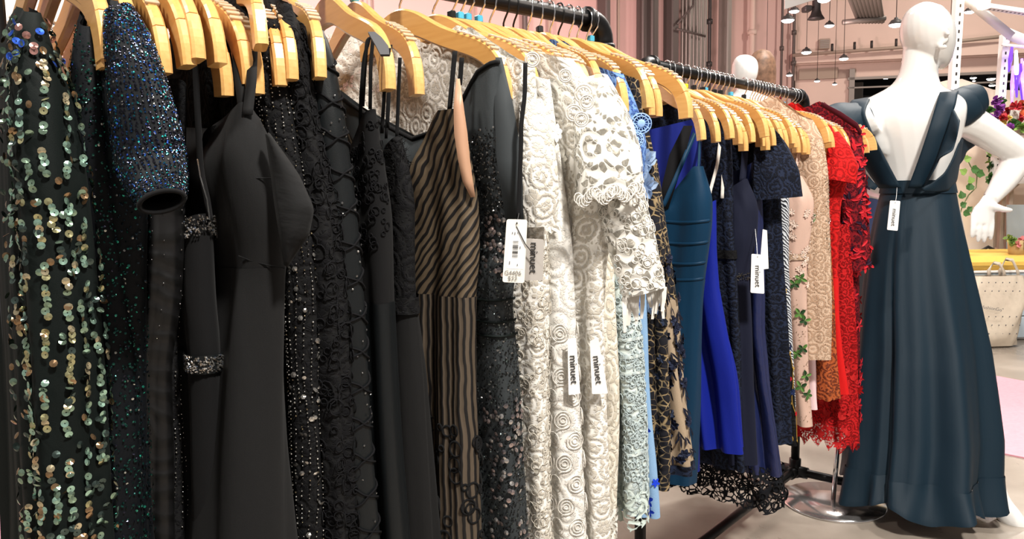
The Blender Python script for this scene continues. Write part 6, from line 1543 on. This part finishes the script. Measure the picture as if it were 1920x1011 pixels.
# purple lit acrylic: the light on the rods is put in as emission
plain('violet_glass', (.45, .25, .9), .1, 0, .5, emit=(.38, .16, 1.0), estr=1.3); plain('violet_core', (.9, .8, 1), .2, emit=(.85, .70, 1.0), estr=5); plain('violet_dark', (.10, .03, .45), .15, emit=(.16, .05, .8), estr=.8)
t = thing('lit_sculpture', 'violet-lit glass rods hanging over the flowers at the right edge', 'glass sculpture', P(1905, 190, 5.2))
for i in range(16):
    x = 1886 + rng.uniform(0, 60); y0 = 85 + rng.uniform(0, 40); y1 = y0 + rng.uniform(40, 100); a = P(x, y0, 5.2 + rng.uniform(-.1, .1)); b = P(x + rng.uniform(-8, 8), min(y1, 192), 5.2 + rng.uniform(-.1, .1)); m = MB(); m.tube([a, a.lerp(b, .5), b], [.008, .014, .006], 8); m.build('glass_rod', ('violet_glass', 'violet_core', 'violet_dark')[i % 3], t)
m = MB(); m.tube([P(1880, 84, 5.2), P(1960, 92, 5.3)], .01, 6); m.build('hanging_bar', 'white_paint', t)
# shelves and planters
t = thing('wooden_shelving', 'wooden market shelving with white top at the right edge', 'shelf', P(1900, 610, 6.02))
for (y, th, mat) in ((338, 13, 'white_paint'), (388, 6, 'shelf_wood'), (470, 8, 'shelf_wood')): m = MB(); c = P(1950, y, 6.02); m.box(c, (pxm(6.02, 140), .3, pxm(6.02, th)), None, .005); m.build('shelf_board', mat, t)
for x in (1866, 1882, 1896): m = MB(); a = P(x, 330, 5.95); m.box((a.x, a.y, a.z / 2), (pxm(5.95, 8), .04, a.z), None, .005); m.build('upright', 'shelf_wood', t)
m = MB(); m.tube([P(1872, 378, 5.90), P(1912, 342, 5.90)], .012, 6); m.build('brace', 'shelf_wood', t)
px_panel('price_board', 'lilac grey price board hung on the wooden shelving', [(1890, 384), (1960, 384), (1960, 480), (1890, 480)], 5.82, .02, 'pale_blue', 'board')
def blooms(name, label, spots, d, pot=None):
    c = P(spots[0][0], spots[0][1], d); t = thing(name, label, 'flowers', c)
    for (x, y, s, mt_) in spots:
        c = P(x, y, d + rng.uniform(-.08, .08)); n = 14; dv = rng.normal(0, 1, (n, 3)); dv[:, 1] -= 1.0; dv /= np.linalg.norm(dv, axis=1, keepdims=True); tt = np.cross(dv, rng.normal(0, 1, (n, 3))); tt /= np.linalg.norm(tt, axis=1, keepdims=True)
        r = pxm(d, s); V, Fq, ix = petal_mesh(np.tile(np.array(c), (n, 1)) , tt, dv, r, r * .8, .2); npmesh('bloom' if 'petal' in mt_ else 'foliage', V, Fq, mt_, t, smooth=False)
    return t
blooms('bouquet', 'red and orange flower bouquet under the violet glass rods', [(1890, 208, 14, 'petal_red'), (1905, 200, 12, 'petal_red'), (1880, 222, 11, 'petal_red'), (1918, 196, 12, 'petal_orange'), (1912, 218, 13, 'petal_red'), (1900, 235, 14, 'leaf_green'), (1915, 240, 14, 'leaf_light'), (1925, 212, 12, 'petal_orange')], 5.0)
blooms('bouquet', 'purple wrapped bouquet beside the ruffled shoulder', [(1868, 188, 12, 'petal_purple'), (1872, 202, 13, 'petal_purple'), (1864, 215, 12, 'petal_purple'), (1852, 210, 14, 'leaf_green'), (1860, 228, 14, 'leaf_green'), (1845, 222, 13, 'leaf_green'), (1878, 190, 10, 'leaf_green')], 5.0)
blooms('bouquet', 'small yellow and white bouquet above the mannequin arm', [(1882, 228, 9, 'petal_yellow'), (1890, 222, 8, 'petal_yellow'), (1894, 238, 8, 'petal_purple'), (1878, 238, 8, 'petal_yellow')], 4.9)
blooms('trailing_plant', 'dark trailing plant beside the booth wall behind the forearm', [(1858, y, 11, 'leaf_green' if k % 3 else 'leaf_light') for k, y in enumerate(range(262, 345, 7))], 5.5)
t = blooms('potted_flowers', 'pink flowers in a kraft paper pot on the bench back', [(1916, 450, 9, 'petal_pink'), (1908, 458, 8, 'petal_pink'), (1896, 452, 11, 'leaf_light'), (1890, 446, 9, 'leaf_light'), (1922, 462, 9, 'leaf_green')], 5.25)
m = MB(); c = P(1906, 484, 5.25); c.z = zt; m.lathe(c, [(.045, 0), (.05, .002), (.062, .10), (.058, .10), (.05, .02)], 16); m.build('pot', 'kraft', t)
for (lab, x, y, w, h, mt_) in (('small cream card box on the flower stand', 1893, 216, 16, 18, 'tag_cream'), ('brown wooden crate under the red bouquet', 1908, 244, 30, 20, 'shelf_wood')):
    c = P(x, y, 5.1); m = MB(); m.box(c, (pxm(5.1, w), .12, pxm(5.1, h)), None, .006); tag(m.build('flower_stand_box', mt_), lab, 'box')
m = MB(); c = P(1930, 260, 5.15); m.box(c, (pxm(5.1, 90), .4, .03), None, .006); tag(m.build('flower_shelf', 'white_paint'), 'white display shelf carrying the bouquets', 'shelf')
# ivy
t = thing('ivy_vine', 'trailing green ivy vine beside the gown on the cream booth wall', 'vine', P(1800, 420, 5.0))
vp = [(1800, 262), (1808, 288), (1820, 312), (1832, 330), (1830, 352), (1816, 366), (1804, 388), (1797, 412), (1795, 438)]; m = MB(); m.tube([P(x, y, 5.0) for x, y in vp], .004, 6); m.build('stem', 'stem_green', t)
for (x, y, s, an, mt_) in ((1806, 282, 13, -.4, 'leaf_light'), (1814, 298, 13, .3, 'leaf_light'), (1806, 322, 13, 2.6, 'leaf_light'), (1828, 318, 15, 0, 'leaf_green'), (1838, 326, 15, -.3, 'leaf_green'), (1820, 338, 13, 2, 'leaf_light'), (1818, 350, 15, 1.5, 'leaf_green'), (1803, 366, 14, 1.8, 'leaf_green'), (1806, 384, 12, .5, 'leaf_green'), (1790, 390, 13, 2.8, 'leaf_green'), (1812, 400, 13, -.4, 'leaf_green'), (1818, 392, 11, .7, 'leaf_green'), (1798, 430, 10, -1.2, 'leaf_light')):
    c = P(x, y, 4.97); r = pxm(5, s); e1 = rt * math.cos(an) + up * math.sin(an); e2 = -rt * math.sin(an) + up * math.cos(an); nn = -fw
    out = [(-.5, 0), (-.35, .45), (.05, .55), (.2, .35), (.65, .0), (.2, -.35), (.05, -.55), (-.35, -.45)]; m = MB(); q = [c + e1 * a * r + e2 * b * r + nn * (.25 * r * abs(b)) for a, b in out]
    m.add(q + [c], [(i, (i + 1) % 8, 8) for i in range(8)]); o = m.build('leaf', mt_, t); o.modifiers.new('s', 'SOLIDIFY').thickness = .001

patch('side_flap', [(500, 250, .772), (508, 310, .768), (516, 380, .762), (524, 430, .760), (535, 496, .768)], [(504, 252, .772), (560, 330, .765), (588, 392, .758), (578, 440, .758), (537, 500, .768)], crepe_root, 'black_crepe', sag=.012)
